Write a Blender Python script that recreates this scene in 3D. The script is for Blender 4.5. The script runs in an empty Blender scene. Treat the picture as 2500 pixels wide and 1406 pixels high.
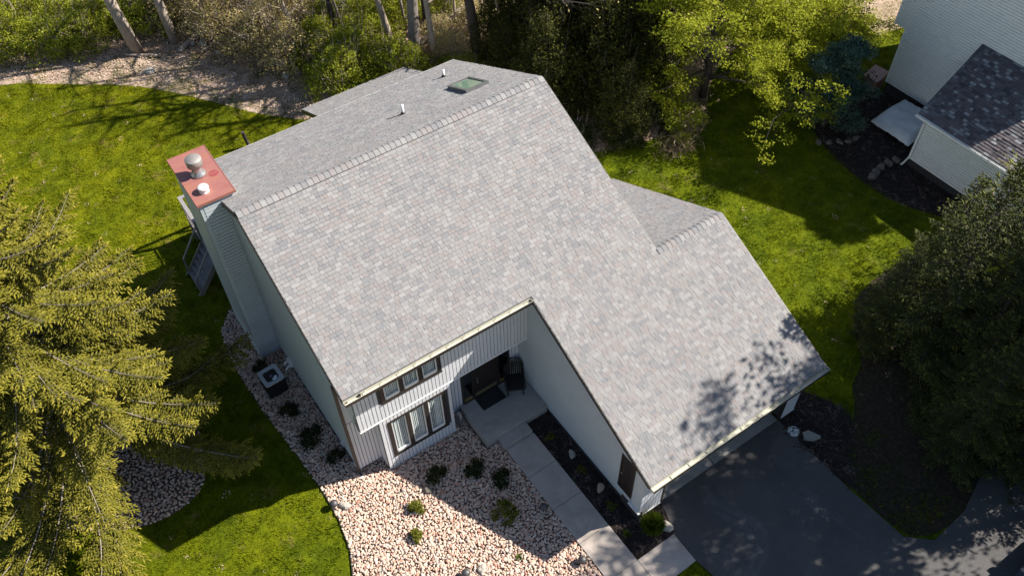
import bpy, math, random
import numpy as np
from mathutils import Matrix, Vector
random.seed(7); rng = np.random.default_rng(11)
S = bpy.context.scene
COL = S.collection

# ------------------------------------------------------------ camera, sky, sun, exposure
def cam_axes(yaw, pit, rol):
    fwd = np.array([math.sin(yaw)*math.cos(pit), math.cos(yaw)*math.cos(pit), -math.sin(pit)])
    r = np.array([math.cos(yaw), -math.sin(yaw), 0.0]); u = np.cross(r, fwd)
    return math.cos(rol)*r + math.sin(rol)*u, -math.sin(rol)*r + math.cos(rol)*u, fwd
CAMPOS = np.array([-3.4813, -14.8431, 28.6656])
R_, U_, F_ = cam_axes(0.5819, 0.8771, -0.0292)
cd = bpy.data.cameras.new('camera'); cam = bpy.data.objects.new('camera', cd); COL.objects.link(cam)
cd.sensor_fit = 'HORIZONTAL'; cd.sensor_width = 36.0; cd.lens = 2118.07/2500*36
cd.clip_start = 0.5; cd.clip_end = 1500
M = Matrix.Identity(4)
for i in range(3):
    M[i][0] = R_[i]; M[i][1] = U_[i]; M[i][2] = -F_[i]; M[i][3] = CAMPOS[i]
cam.matrix_world = M
S.camera = cam
SUNDIR = Vector((1.098, -0.385, 1.0)).normalized()
w = bpy.data.worlds.new('World'); S.world = w; w.use_nodes = True
nt = w.node_tree; nt.nodes.clear()
sky = nt.nodes.new('ShaderNodeTexSky'); sky.sky_type = 'NISHITA'; sky.sun_disc = False
sky.sun_elevation = math.asin(SUNDIR.z); sky.sun_rotation = math.atan2(SUNDIR.x, SUNDIR.y)
sky.air_density = 1.0; sky.dust_density = 0.6; sky.ozone_density = 1.0
bg = nt.nodes.new('ShaderNodeBackground'); bg.inputs[1].default_value = 0.057
wo = nt.nodes.new('ShaderNodeOutputWorld')
nt.links.new(sky.outputs[0], bg.inputs[0]); nt.links.new(bg.outputs[0], wo.inputs[0])
sd = bpy.data.lights.new('sun', 'SUN'); sd.energy = 4.6; sd.angle = math.radians(0.55); sd.color = (1.0, 0.93, 0.83)
sun = bpy.data.objects.new('sun', sd); COL.objects.link(sun)
sun.rotation_euler = (-SUNDIR).to_track_quat('-Z', 'Y').to_euler(); sun.location = (30, -20, 40)
S.view_settings.view_transform = 'Standard'; S.view_settings.look = 'None'
S.view_settings.exposure = 1.3; S.view_settings.gamma = 1.0; S.view_settings.use_curve_mapping = False
S.render.engine = 'CYCLES'
S.cycles.max_bounces = 6; S.cycles.transparent_max_bounces = 8; S.cycles.diffuse_bounces = 3

# ------------------------------------------------------------ helpers: materials
def srgb(r, g, b):
    f = lambda c: (c/255/12.92) if c/255 <= .04045 else ((c/255+.055)/1.055)**2.4
    return (f(r), f(g), f(b), 1)
def c4(c): return tuple(c) + (1,) if len(c) == 3 else tuple(c)
class NT:
    def __init__(s, name):
        s.m = bpy.data.materials.new(name); s.m.use_nodes = True
        s.t = s.m.node_tree; s.t.nodes.clear()
        s.out = s.n('ShaderNodeOutputMaterial')
    def n(s, k, **kw):
        x = s.t.nodes.new(k)
        for a, b in kw.items(): setattr(x, a, b)
        return x
    def l(s, a, b): s.t.links.new(a, b)
    def ramp(s, fac, stops, interp='LINEAR'):
        r = s.n('ShaderNodeValToRGB'); r.color_ramp.interpolation = interp
        e = r.color_ramp.elements
        while len(e) < len(stops): e.new(0.5)
        for i, (p, c) in enumerate(stops): e[i].position = p; e[i].color = c4(c)
        if fac is not None: s.l(fac, r.inputs[0])
        return r.outputs[0]
    def noise(s, scale, detail=4, rough=.6, space='pos', dist=0.0, stretch=None):
        x = s.n('ShaderNodeTexNoise'); x.inputs['Scale'].default_value = scale
        x.inputs['Detail'].default_value = detail; x.inputs['Roughness'].default_value = rough
        x.inputs['Distortion'].default_value = dist
        if space == 'pos': o = s.n('ShaderNodeNewGeometry').outputs['Position']
        else: o = s.n('ShaderNodeTexCoord').outputs['Object']
        if stretch:
            mp = s.n('ShaderNodeMapping'); mp.inputs['Scale'].default_value = stretch
            s.l(o, mp.inputs[0]); o = mp.outputs[0]
        s.l(o, x.inputs['Vector'])
        return x.outputs['Fac']
    def mix(s, fac, a, b, mode='MIX'):
        x = s.n('ShaderNodeMix', data_type='RGBA', blend_type=mode)
        for v, k in ((fac, 0), (a, 6), (b, 7)):
            if hasattr(v, 'is_linked'): s.l(v, x.inputs[k])
            else: x.inputs[k].default_value = c4(v) if k else v
        return x.outputs[2]
    def attr(s, name='tone'):
        x = s.n('ShaderNodeAttribute'); x.attribute_name = name; return x.outputs['Fac']
    def rnd(s): return s.n('ShaderNodeObjectInfo').outputs['Random']
    def bump(s, h, strength=.3, dist=.02):
        b = s.n('ShaderNodeBump'); b.inputs['Strength'].default_value = strength; b.inputs['Distance'].default_value = dist
        s.l(h, b.inputs['Height']); return b.outputs[0]
    def principled(s, col, rough=.6, metal=0.0, normal=None, spec=.5):
        p = s.n('ShaderNodeBsdfPrincipled')
        if hasattr(col, 'is_linked'): s.l(col, p.inputs['Base Color'])
        else: p.inputs['Base Color'].default_value = c4(col)
        if hasattr(rough, 'is_linked'): s.l(rough, p.inputs['Roughness'])
        else: p.inputs['Roughness'].default_value = rough
        p.inputs['Metallic'].default_value = metal; p.inputs['Specular IOR Level'].default_value = spec
        if normal is not None: s.l(normal, p.inputs['Normal'])
        s.l(p.outputs[0], s.out.inputs[0]); return p
    def leafy(s, col, trans=.35, rough=.55):
        d = s.n('ShaderNodeBsdfPrincipled'); d.inputs['Roughness'].default_value = rough
        d.inputs['Specular IOR Level'].default_value = .12
        t = s.n('ShaderNodeBsdfTranslucent'); mx = s.n('ShaderNodeMixShader'); mx.inputs[0].default_value = trans
        s.l(col, d.inputs['Base Color']); s.l(col, t.inputs['Color'])
        s.l(d.outputs[0], mx.inputs[1]); s.l(t.outputs[0], mx.inputs[2]); s.l(mx.outputs[0], s.out.inputs[0])

def simple(name, col, rough=.6, metal=0.0, var=.12, scale=6.0, spec=.5, grain=None):
    k = NT(name)
    lo = tuple(c*(1-var) for c in col); hi = tuple(min(1, c*(1+var)) for c in col)
    c = k.ramp(k.noise(scale, 5, .65), [(.3, lo), (.7, hi)])
    nrm = None
    if grain: nrm = k.bump(k.noise(grain, 3), .25, .01)
    k.principled(c, rough, metal, nrm, spec); return k.m
def leafmat(name, stops, trans=.35, patch=None):
    k = NT(name); c = k.ramp(k.attr(), stops)
    n = k.ramp(k.noise(1.1, 3), [(.3, (.72, .72, .72)), (.7, (1.18, 1.18, 1.18))])
    c = k.mix(1.0, c, n, 'MULTIPLY'); k.leafy(c, trans); return k.m

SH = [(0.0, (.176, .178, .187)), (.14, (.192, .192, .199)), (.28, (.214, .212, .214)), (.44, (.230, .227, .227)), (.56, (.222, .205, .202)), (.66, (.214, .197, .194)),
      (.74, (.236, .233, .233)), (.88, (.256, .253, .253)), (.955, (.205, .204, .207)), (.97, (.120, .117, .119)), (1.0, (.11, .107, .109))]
def shingle_mat(name, stops, interp='LINEAR'):
    k = NT(name); c = k.ramp(k.attr(), stops, interp)
    g = k.ramp(k.noise(75, 3, .8), [(.25, (.82, .82, .82)), (.75, (1.14, 1.14, 1.14))])
    big = k.ramp(k.noise(.55, 4), [(.3, (.94, .94, .955)), (.7, (1.04, 1.03, 1.02))])
    c = k.mix(1.0, k.mix(1.0, c, g, 'MULTIPLY'), big, 'MULTIPLY')
    k.principled(c, .9, 0, k.bump(k.noise(90, 2), .3, .006), .25); return k.m
m_shingle = shingle_mat('grey_asphalt_shingle', SH)
m_shingle_nb = shingle_mat('dark_asphalt_shingle', [(0, (.055, .054, .060)), (.03, (.075, .070, .078)), (.3, (.105, .094, .104)), (.5, (.135, .112, .118)), (.7, (.125, .122, .135)), (.82, (.155, .152, .165)), (.9, (.25, .255, .265)), (1, (.29, .295, .305))])
m_roofdeck = simple('roof_underlay', (.10, .10, .105), .9)
m_brown = simple('dark_brown_trim', (.030, .024, .021), .45, var=.2)
m_siding = simple('pale_grey_siding', (.61, .63, .66), .5, var=.045, scale=2.0)
m_lap = simple('blue_grey_lap_siding', (.455, .505, .54), .5, var=.05, scale=2.0)
m_board = simple('pale_grey_board', (.63, .64, .675), .5, var=.06, scale=3.0)
m_groove = simple('board_groove', (.05, .052, .058), .8)
m_white = simple('white_vinyl', (.74, .74, .73), .4, var=.05)
m_found = simple('dark_foundation', (.028, .028, .03), .85, var=.3, grain=20)
m_gutter_in = simple('cream_gutter', (.50, .485, .395), .45, var=.06)
m_strap = simple('gutter_strap', (.40, .40, .33), .5)
m_black = simple('black_metal', (.012, .012, .013), .45, var=.2)
m_curtain = simple('white_blind', (.80, .80, .78), .7, var=.06)
m_room = simple('dark_interior', (.012, .013, .015), .9)
m_brass = simple('brass_plate', (.38, .27, .11), .35, .7)
m_steel = simple('brushed_steel', (.42, .43, .44), .35, .8)
m_door = simple('dark_brown_door', (.022, .016, .014), .4, var=.25)
def glass_mat(name, tint, refl=.14, alpha=.75):
    k = NT(name)
    gl = k.n('ShaderNodeBsdfGlossy'); gl.inputs['Roughness'].default_value = .03; gl.inputs['Color'].default_value = (1, 1, 1, 1)
    tr = k.n('ShaderNodeBsdfTransparent'); tr.inputs['Color'].default_value = c4(tint)
    fr = k.n('ShaderNodeFresnel'); fr.inputs[0].default_value = 1.6
    ad = k.n('ShaderNodeMath', operation='ADD'); ad.inputs[1].default_value = refl; k.l(fr.outputs[0], ad.inputs[0])
    ge = k.n('ShaderNodeNewGeometry'); inv = k.n('ShaderNodeMath', operation='SUBTRACT'); inv.inputs[0].default_value = 1; k.l(ge.outputs['Backfacing'], inv.inputs[1])
    ml = k.n('ShaderNodeMath', operation='MULTIPLY'); k.l(ad.outputs[0], ml.inputs[0]); k.l(inv.outputs[0], ml.inputs[1])
    mx = k.n('ShaderNodeMixShader'); k.l(ml.outputs[0], mx.inputs[0]); k.l(tr.outputs[0], mx.inputs[1]); k.l(gl.outputs[0], mx.inputs[2])
    k.l(mx.outputs[0], k.out.inputs[0]); return k.m
m_glass = glass_mat('window_glass', (.93, .955, .96), .02)
m_skyglass = simple('skylight_glass', (.13, .21, .155), .06, var=.1, scale=1.5)
k = NT('red_copper_cap')
cc = k.ramp(k.noise(1.8, 5, .6), [(.25, (.27, .100, .085)), (.5, (.31, .130, .112)), (.62, (.33, .140, .090)), (.78, (.345, .17, .145))])
cc = k.mix(k.ramp(k.noise(5.5, 6, .75), [(.66, (0, 0, 0)), (.74, (.8, .8, .8))]), cc, (.40, .29, .25))
k.principled(cc, .5, .15, k.bump(k.noise(3, 3), .15, .02)); m_copper = k.m
# concrete
def concrete(name, col):
    k = NT(name)
    c = k.ramp(k.noise(1.3, 6, .65), [(.25, tuple(x*.82 for x in col)), (.6, col), (.8, tuple(x*1.12 for x in col))])
    g = k.ramp(k.noise(26, 4, .8), [(.3, (.85, .85, .85)), (.7, (1.1, 1.1, 1.1))])
    st = k.ramp(k.noise(.7, 7, .7, dist=.6), [(.52, (1, 1, 1)), (.62, (.86, .85, .83)), (.7, (1, 1, 1))])
    c = k.mix(1.0, k.mix(1.0, c, g, 'MULTIPLY'), st, 'MULTIPLY')
    k.principled(c, .85, 0, k.bump(k.noise(45, 3), .25, .01), .3); return k.m
m_conc = concrete('walk_concrete', (.44, .385, .345))
m_conc2 = concrete('porch_concrete', (.38, .35, .325))
m_apron = concrete('apron_concrete', (.30, .29, .27))
k = NT('driveway_asphalt')
c = k.ramp(k.noise(.5, 6, .6), [(.25, (.068, .067, .070)), (.7, (.096, .093, .094))])
c = k.mix(1.0, c, k.ramp(k.noise(30, 3, .9), [(.3, (.6, .6, .6)), (.72, (1.35, 1.33, 1.3))]), 'MULTIPLY')
c = k.mix(k.ramp(k.noise(.42, 6, .7, dist=1.2), [(.56, (0, 0, 0)), (.66, (.30, .30, .30)), (.70, (0, 0, 0))]), c, (.14, .15, .165))
k.principled(c, .85, 0, k.bump(k.noise(60, 3), .5, .012), .3); m_asphalt = k.m
# ground, lawn, soil, mulch, dirt
k = NT('forest_floor')
c = k.ramp(k.noise(2.2, 8, .75), [(.25, (.13, .092, .063)), (.45, (.27, .19, .13)), (.6, (.39, .28, .20)), (.75, (.48, .36, .265))])
c = k.mix(k.ramp(k.noise(.35, 5), [(.5, (0, 0, 0)), (.68, (.6, .6, .6))]), c, (.075, .085, .022))
k.principled(c, .95, 0, k.bump(k.noise(9, 6, .8), .9, .08), .2); m_floor = k.m
GRASS = [(.25, (.062, .088, .0035)), (.45, (.106, .138, .0034)), (.62, (.152, .178, .004)), (.80, (.21, .21, .009))]
def grasscol(k, mul=1.0):
    f = k.noise(.55, 7, .68, dist=.4)
    c = k.ramp(f, [(p, tuple(x*mul for x in q)) for p, q in GRASS])
    c = k.mix(k.ramp(k.noise(.75, 7, .76), [(.57, (0, 0, 0)), (.68, (.8, .8, .8))]), c, (.24*mul, .195*mul, .075*mul))
    c = k.mix(1.0, c, k.ramp(k.noise(1.7, 6, .75, dist=.5), [(.30, (.55, .62, .6)), (.5, (1.06, 1.08, 1)), (.72, (1.36, 1.32, 1.1))]), 'MULTIPLY')
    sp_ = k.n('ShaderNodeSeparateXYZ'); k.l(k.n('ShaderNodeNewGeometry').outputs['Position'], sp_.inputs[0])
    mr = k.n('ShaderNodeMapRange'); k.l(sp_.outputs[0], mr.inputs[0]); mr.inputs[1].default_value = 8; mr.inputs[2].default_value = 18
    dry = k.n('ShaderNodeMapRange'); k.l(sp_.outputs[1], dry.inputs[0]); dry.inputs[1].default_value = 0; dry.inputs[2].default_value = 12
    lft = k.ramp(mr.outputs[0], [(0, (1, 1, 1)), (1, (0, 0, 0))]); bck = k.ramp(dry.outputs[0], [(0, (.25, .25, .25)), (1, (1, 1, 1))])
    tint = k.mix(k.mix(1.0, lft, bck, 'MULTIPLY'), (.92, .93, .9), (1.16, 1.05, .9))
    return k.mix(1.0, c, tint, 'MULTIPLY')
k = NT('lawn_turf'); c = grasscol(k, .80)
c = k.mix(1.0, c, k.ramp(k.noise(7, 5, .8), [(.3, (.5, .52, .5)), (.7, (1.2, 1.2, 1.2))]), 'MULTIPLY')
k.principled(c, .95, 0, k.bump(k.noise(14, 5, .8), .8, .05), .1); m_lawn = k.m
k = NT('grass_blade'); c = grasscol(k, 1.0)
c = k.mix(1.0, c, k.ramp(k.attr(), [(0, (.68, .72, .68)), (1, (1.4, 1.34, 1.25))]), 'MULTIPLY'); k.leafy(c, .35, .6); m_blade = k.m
m_soil = simple('bed_soil', (.13, .095, .075), .95, var=.35, scale=8, grain=20)
k = NT('bark_mulch')
c = k.ramp(k.noise(11, 7, .85), [(.3, (.012, .009, .008)), (.5, (.032, .023, .021)), (.68, (.085, .062, .058)), (.8, (.2, .155, .145))])
k.principled(c, .95, 0, k.bump(k.noise(18, 5, .8), 1.0, .05), .2); m_mulch = k.m
k = NT('needle_and_shade')
c = k.ramp(k.noise(6, 7, .85), [(.3, (.014, .012, .008)), (.5, (.036, .028, .018)), (.68, (.085, .064, .042)), (.78, (.05, .06, .015))]); k.principled(c, .95, 0, k.bump(k.noise(14, 5, .8), 1.0, .05), .2); m_needle_shade = k.m  # needle litter colour, also used as painted shade over the dark lawn
k = NT('mulch_chip'); c = k.ramp(k.rnd(), [(0, (.012, .009, .008)), (.55, (.034, .024, .021)), (.85, (.075, .05, .046)), (1, (.15, .115, .105))]); k.principled(c, .9); m_chip = k.m
k = NT('dry_dirt')
c = k.ramp(k.noise(1.6, 8, .75, stretch=(1, 1.8, 1)), [(.28, (.17, .125, .09)), (.45, (.32, .24, .18)), (.62, (.44, .345, .27)), (.8, (.52, .42, .335))])
c = k.mix(k.ramp(k.noise(0.720, 4.800, 0.560), [(.5, (0.000, 0.000, 0.000)), (.64, (0.640, 0.640, 0.640))]), c, (0.080, 0.088, 0.020))
k.principled(c, .95, 0, k.bump(k.noise(16, 6, .8), .7, .05), .2); m_dirt = k.m
k = NT('river_stone')
c = k.ramp(k.rnd(), [(0, (0.563, 0.429, 0.346)), (.12, (0.461, 0.288, 0.218)), (.22, (0.602, 0.454, 0.365)), (.36, (0.525, 0.365, 0.282)), (.48, (0.614, 0.486, 0.397)), (.58, (0.461, 0.365, 0.314)),
                     (.68, (0.563, 0.384, 0.294)), (.80, (0.371, 0.326, 0.301)), (.85, (0.614, 0.467, 0.371)), (.95, (0.422, 0.218, 0.160)), (1, (0.666, 0.563, 0.486))], 'CONSTANT')
c = k.mix(1.0, c, k.ramp(k.noise(14, 4, .7), [(.3, (.8, .8, .8)), (.7, (1.12, 1.12, 1.12))]), 'MULTIPLY')
k.principled(c, .75, 0, None, .3); m_stone = k.m
m_rock = simple('field_stone', (.34, .31, .27), .9, var=.3, scale=5, grain=14)
m_rockd = simple('dark_field_stone', (.12, .105, .09), .9, var=.45, scale=6, grain=14)
def barkmat(name, lo, hi):
    k = NT(name)
    c = k.ramp(k.noise(5, 6, .75, stretch=(2.5, 2.5, .5)), [(.3, lo), (.7, hi)])
    k.principled(c, .95, 0, k.bump(k.noise(12, 5, .8, stretch=(2, 2, .4)), .9, .04), .15); return k.m
m_bark_grey = barkmat('grey_bark', (.13, .115, .10), (.32, .28, .25))
m_bark_dark = barkmat('dark_bark', (.035, .03, .026), (.11, .092, .08))
m_bark_tan = barkmat('tan_bark', (.22, .175, .14), (.50, .42, .35))
m_twig = barkmat('pale_twig', (.17, .145, .115), (.36, .31, .25))
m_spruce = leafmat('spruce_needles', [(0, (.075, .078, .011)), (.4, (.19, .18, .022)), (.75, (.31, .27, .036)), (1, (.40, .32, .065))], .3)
m_spruce_dk = leafmat('dark_spruce_needles', [(0, (.034, .043, .014)), (.5, (.078, .092, .024)), (1, (.18, .185, .042))], .25)
m_green = leafmat('bright_green_leaves', [(0, (.15, .175, .016)), (.5, (.32, .36, .03)), (1, (.48, .48, .06))], .5)
m_yellow = leafmat('yellow_green_leaves', [(0, (.16, .18, .015)), (.5, (.32, .36, .025)), (1, (.47, .47, .05))], .55)
m_tan = leafmat('tan_spring_leaves', [(0, (.28, .23, .09)), (.4, (.48, .42, .15)), (.75, (.60, .47, .25)), (1, (.60, .45, .34))], .45)
m_blue = leafmat('blue_green_leaves', [(0, (.025, .05, .037)), (.5, (.065, .12, .085)), (1, (.16, .23, .18))], .3)
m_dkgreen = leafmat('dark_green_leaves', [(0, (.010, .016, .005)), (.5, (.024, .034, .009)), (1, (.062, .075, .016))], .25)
m_boxwood = leafmat('boxwood_leaves', [(0, (.06, .075, .010)), (.5, (.13, .145, .015)), (1, (.22, .215, .03))], .35)
m_fern = leafmat('juniper_needles', [(0, (.04, .07, .008)), (.5, (.09, .13, .010)), (1, (.17, .20, .02))], .3)
k = NT('leaf_litter'); c = k.ramp(k.rnd(), [(0, (.27, .19, .125)), (.35, (.40, .28, .20)), (.6, (.50, .37, .28)), (.8, (.34, .22, .16)), (1, (.56, .46, .36))]); k.principled(c, .9); m_litter = k.m
m_drybrush = leafmat('dry_brush', [(0, (.12, .09, .05)), (.5, (.24, .18, .11)), (1, (.36, .28, .18))], .2)

# ------------------------------------------------------------ helpers: meshes and objects
class MB:
    """collects vertices and faces (quads/tris) with an optional tone per face; builds ONE mesh."""
    def __init__(s): s.V = []; s.n = 0; s.F = []; s.T = []
    def add(s, V, faces, tone=0.5):
        V = np.asarray(V, float).reshape(-1, 3)
        fl = faces if isinstance(faces, list) else [faces]
        for i, f in enumerate(fl):
            f = np.asarray(f, int)
            if f.ndim == 1: f = f[None, :]
            s.F.append(f + s.n)
            t = np.asarray(tone[i] if (isinstance(tone, list) and len(fl) > 1) else tone, float)
            s.T.append(np.full(len(f), t) if t.ndim == 0 else t)
        s.V.append(V); s.n += len(V)
    def box(s, a, b, tone=.5):
        x0, y0, z0 = a; x1, y1, z1 = b
        V = [(x0,y0,z0),(x1,y0,z0),(x1,y1,z0),(x0,y1,z0),(x0,y0,z1),(x1,y0,z1),(x1,y1,z1),(x0,y1,z1)]
        s.add(V, [[0,3,2,1],[4,5,6,7],[0,1,5,4],[1,2,6,5],[2,3,7,6],[3,0,4,7]], tone); return s
    def obox(s, c, ax, hs, tone=.5):
        """oriented box: centre, three axes, half sizes"""
        c = np.array(c, float); A = [np.array(a, float)*h for a, h in zip(ax, hs)]
        V = [c + i*A[0] + j*A[1] + k*A[2] for k in (-1,1) for j in (-1,1) for i in (-1,1)]
        s.add(V, [[0,2,3,1],[4,5,7,6],[0,1,5,4],[1,3,7,5],[3,2,6,7],[2,0,4,6]], tone); return s
    def bar(s, p, q, w, h=None, tone=.5, up=(0,0,1)):
        p = np.array(p, float); q = np.array(q, float); d = q-p; L = np.linalg.norm(d); d = d/L
        up = np.array(up, float)
        if abs(d@up) > .95: up = np.array([1., 0, 0])
        sd = np.cross(d, up); sd /= np.linalg.norm(sd); u = np.cross(sd, d)
        return s.obox((p+q)/2, (d, sd, u), (L/2, w/2, (h or w)/2), tone)
    def tube(s, P, r, n=6, tone=.5, cap=True):
        P = np.asarray(P, float); r = np.broadcast_to(np.asarray(r, float), (len(P),))
        T = np.gradient(P, axis=0); T /= np.linalg.norm(T, axis=1)[:, None] + 1e-9
        ref = np.array([0., 0, 1]) if abs(T[0][2]) < .9 else np.array([1., 0, 0])
        a = np.arange(n)*2*np.pi/n
        V = []
        for i in range(len(P)):
            u = np.cross(T[i], ref); u /= np.linalg.norm(u)+1e-9; v = np.cross(T[i], u)
            V.append(P[i] + r[i]*(np.cos(a)[:, None]*u + np.sin(a)[:, None]*v))
        V = np.concatenate(V); F = []
        for i in range(len(P)-1):
            for j in range(n):
                k2 = (j+1) % n; F.append((i*n+j, (i+1)*n+j, (i+1)*n+k2, i*n+k2))
        fs = [np.array(F)]
        if cap and n >= 3:
            fs += [np.array([list(range(n))]), np.array([[(len(P)-1)*n + x for x in reversed(range(n))]])]
        s.add(V, fs, tone); return s
    def lathe(s, prof, n=24, c=(0,0,0), tone=.5, close=True):
        a = np.arange(n)*2*np.pi/n; V = []
        for r, z in prof: V += [(c[0]+r*math.cos(t), c[1]+r*math.sin(t), c[2]+z) for t in a]
        F = [(i*n+j, i*n+(j+1) % n, (i+1)*n+(j+1) % n, (i+1)*n+j) for i in range(len(prof)-1) for j in range(n)]
        fs = [np.array(F)]
        if close: fs += [np.array([list(reversed(range(n)))]), np.array([[(len(prof)-1)*n+x for x in range(n)]])]
        s.add(V, fs, tone); return s
    def prism(s, poly, ext, tone=.5):
        """poly: 3D points of a planar outline; ext: extrusion vector"""
        P = np.asarray(poly, float); n = len(P); V = np.concatenate([P, P+np.asarray(ext, float)])
        fs = [np.array([list(range(n))]), np.array([[n+x for x in reversed(range(n))]]), np.array([(j, j+n, (j+1) % n+n, (j+1) % n) for j in range(n)])]
        s.add(V, fs, tone); return s
    def mesh(s, name, mat, smooth=False, extra=None):
        me = bpy.data.meshes.new(name)
        V = np.concatenate(s.V); nl = sum(f.size for f in s.F); nf = sum(len(f) for f in s.F)
        me.vertices.add(len(V)); me.vertices.foreach_set('co', V.ravel())
        me.loops.add(nl); me.loops.foreach_set('vertex_index', np.concatenate([f.ravel() for f in s.F]))
        tot = np.concatenate([np.full(len(f), f.shape[1]) for f in s.F]); st = np.concatenate([[0], np.cumsum(tot)[:-1]])
        me.polygons.add(nf); me.polygons.foreach_set('loop_start', st); me.polygons.foreach_set('loop_total', tot)
        me.polygons.foreach_set('use_smooth', np.full(nf, bool(smooth)))
        at = me.attributes.new('tone', 'FLOAT', 'FACE'); at.data.foreach_set('value', np.concatenate(s.T))
        me.update(calc_edges=True); me.validate()
        for x in (mat if isinstance(mat, (list, tuple)) else [mat]): me.materials.append(x)
        return me
    def obj(s, name, mat, parent=None, smooth=False, loc=None):
        return link(name, s.mesh(name, mat, smooth), parent, loc)
def link(name, me, parent=None, loc=None):
    o = bpy.data.objects.new(name, me); COL.objects.link(o)
    if parent is not None: o.parent = parent
    if loc is not None: o.location = loc
    return o
def tag(o, label, cat, group=None):
    o['label'] = label; o['category'] = cat
    if group: o['group'] = group
    return o
def thing(name, label, cat, loc=(0,0,0), rz=0.0, group=None):
    o = bpy.data.objects.new(name, None); COL.objects.link(o); o.location = loc; o.rotation_euler = (0, 0, rz)
    o.empty_display_size = .3
    return tag(o, label, cat, group)
def struct(o, kind='structure'): o['kind'] = kind; return o
def copy_tree(o, parent=None):
    c = o.copy(); COL.objects.link(c)
    if parent is not None: c.parent = parent
    for ch in list(o.children): copy_tree(ch, c)
    return c
def inpoly(pts, poly):
    x, y = pts[:, 0], pts[:, 1]; ins = np.zeros(len(pts), bool); n = len(poly)
    for i in range(n):
        x0, y0 = poly[i]; x1, y1 = poly[(i+1) % n]
        c = ((y0 > y) != (y1 > y)) & (x < (x1-x0)*(y-y0)/((y1-y0)+1e-12)+x0); ins ^= c
    return ins
def inview(P, margin=.12):
    d = P - CAMPOS; z = d@F_; f = 2118.07
    u = d@R_/z*f/1250; v = d@U_/z*f/703
    return (z > 0) & (np.abs(u) < 1+margin) & (np.abs(v) < 1+margin)
def sheet(name, poly, z, mat, kind='structure', parent=None):
    mb = MB(); mb.add([(x, y, z) for x, y in poly], [list(range(len(poly)))])
    o = mb.obj(name, mat, parent)
    if kind: o['kind'] = kind
    return o

_ng = {}
def scatter_group(nvar):
    if nvar in _ng: return _ng[nvar]
    g = bpy.data.node_groups.new('scatter_%d' % nvar, 'GeometryNodeTree')
    g.interface.new_socket('Geometry', in_out='INPUT', socket_type='NodeSocketGeometry')
    g.interface.new_socket('Geometry', in_out='OUTPUT', socket_type='NodeSocketGeometry')
    N = g.nodes; L = g.links.new
    gi = N.new('NodeGroupInput'); go = N.new('NodeGroupOutput')
    def named(nm, ty):
        a = N.new('GeometryNodeInputNamedAttribute'); a.data_type = ty; a.inputs['Name'].default_value = nm; return a.outputs[0]
    def sep(val):
        c = N.new('FunctionNodeCompare'); c.data_type = 'INT'; c.operation = 'EQUAL'
        L(named('role', 'INT'), c.inputs[2]); c.inputs[3].default_value = val
        s = N.new('GeometryNodeSeparateGeometry'); s.domain = 'POINT'
        L(gi.outputs[0], s.inputs[0]); L(c.outputs[0], s.inputs[1]); return s.outputs[0]
    j = N.new('GeometryNodeJoinGeometry')
    for k in range(nvar):
        ti = N.new('GeometryNodeGeometryToInstance'); L(sep(k), ti.inputs[0]); L(ti.outputs[0], j.inputs[0])
    ip = N.new('GeometryNodeInstanceOnPoints')
    L(sep(-1), ip.inputs['Points']); L(j.outputs[0], ip.inputs['Instance']); ip.inputs['Pick Instance'].default_value = True
    L(named('var', 'INT'), ip.inputs['Instance Index'])
    er = N.new('FunctionNodeEulerToRotation'); L(named('rot', 'FLOAT_VECTOR'), er.inputs[0]); L(er.outputs[0], ip.inputs['Rotation'])
    L(named('scl', 'FLOAT_VECTOR'), ip.inputs['Scale'])
    L(ip.outputs[0], go.inputs[0])
    _ng[nvar] = g; return g
def scatter(name, variants, pts, rot, scl, mat, smooth=False, kind='stuff', parent=None):
    """one object that repeats small pieces (grass tufts, stones) over given points"""
    mb = MB(); roles = []
    for k, v in enumerate(variants):
        n0 = mb.n
        for V, F, T in zip(v.V, v.F, v.T): pass
        base = mb.n
        mb.V += v.V; mb.F += [f+base for f in v.F]; mb.T += v.T; mb.n += v.n
        roles += [k]*v.n
    mb.V.append(np.asarray(pts, float)); n = len(pts); roles += [-1]*n
    me = mb.mesh(name, mat, smooth); tot = len(roles)
    a = me.attributes.new('role', 'INT', 'POINT'); a.data.foreach_set('value', np.array(roles, np.int32))
    vv = np.zeros(tot, np.int32); vv[-n:] = rng.integers(0, len(variants), n)
    a = me.attributes.new('var', 'INT', 'POINT'); a.data.foreach_set('value', vv)
    rr = np.zeros((tot, 3)); rr[-n:] = rot
    a = me.attributes.new('rot', 'FLOAT_VECTOR', 'POINT'); a.data.foreach_set('vector', rr.ravel())
    ss = np.ones((tot, 3)); ss[-n:] = scl
    a = me.attributes.new('scl', 'FLOAT_VECTOR', 'POINT'); a.data.foreach_set('vector', ss.ravel())
    o = link(name, me, parent); md = o.modifiers.new('scatter', 'NODES'); md.node_group = scatter_group(len(variants))
    o['kind'] = kind; return o

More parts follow.
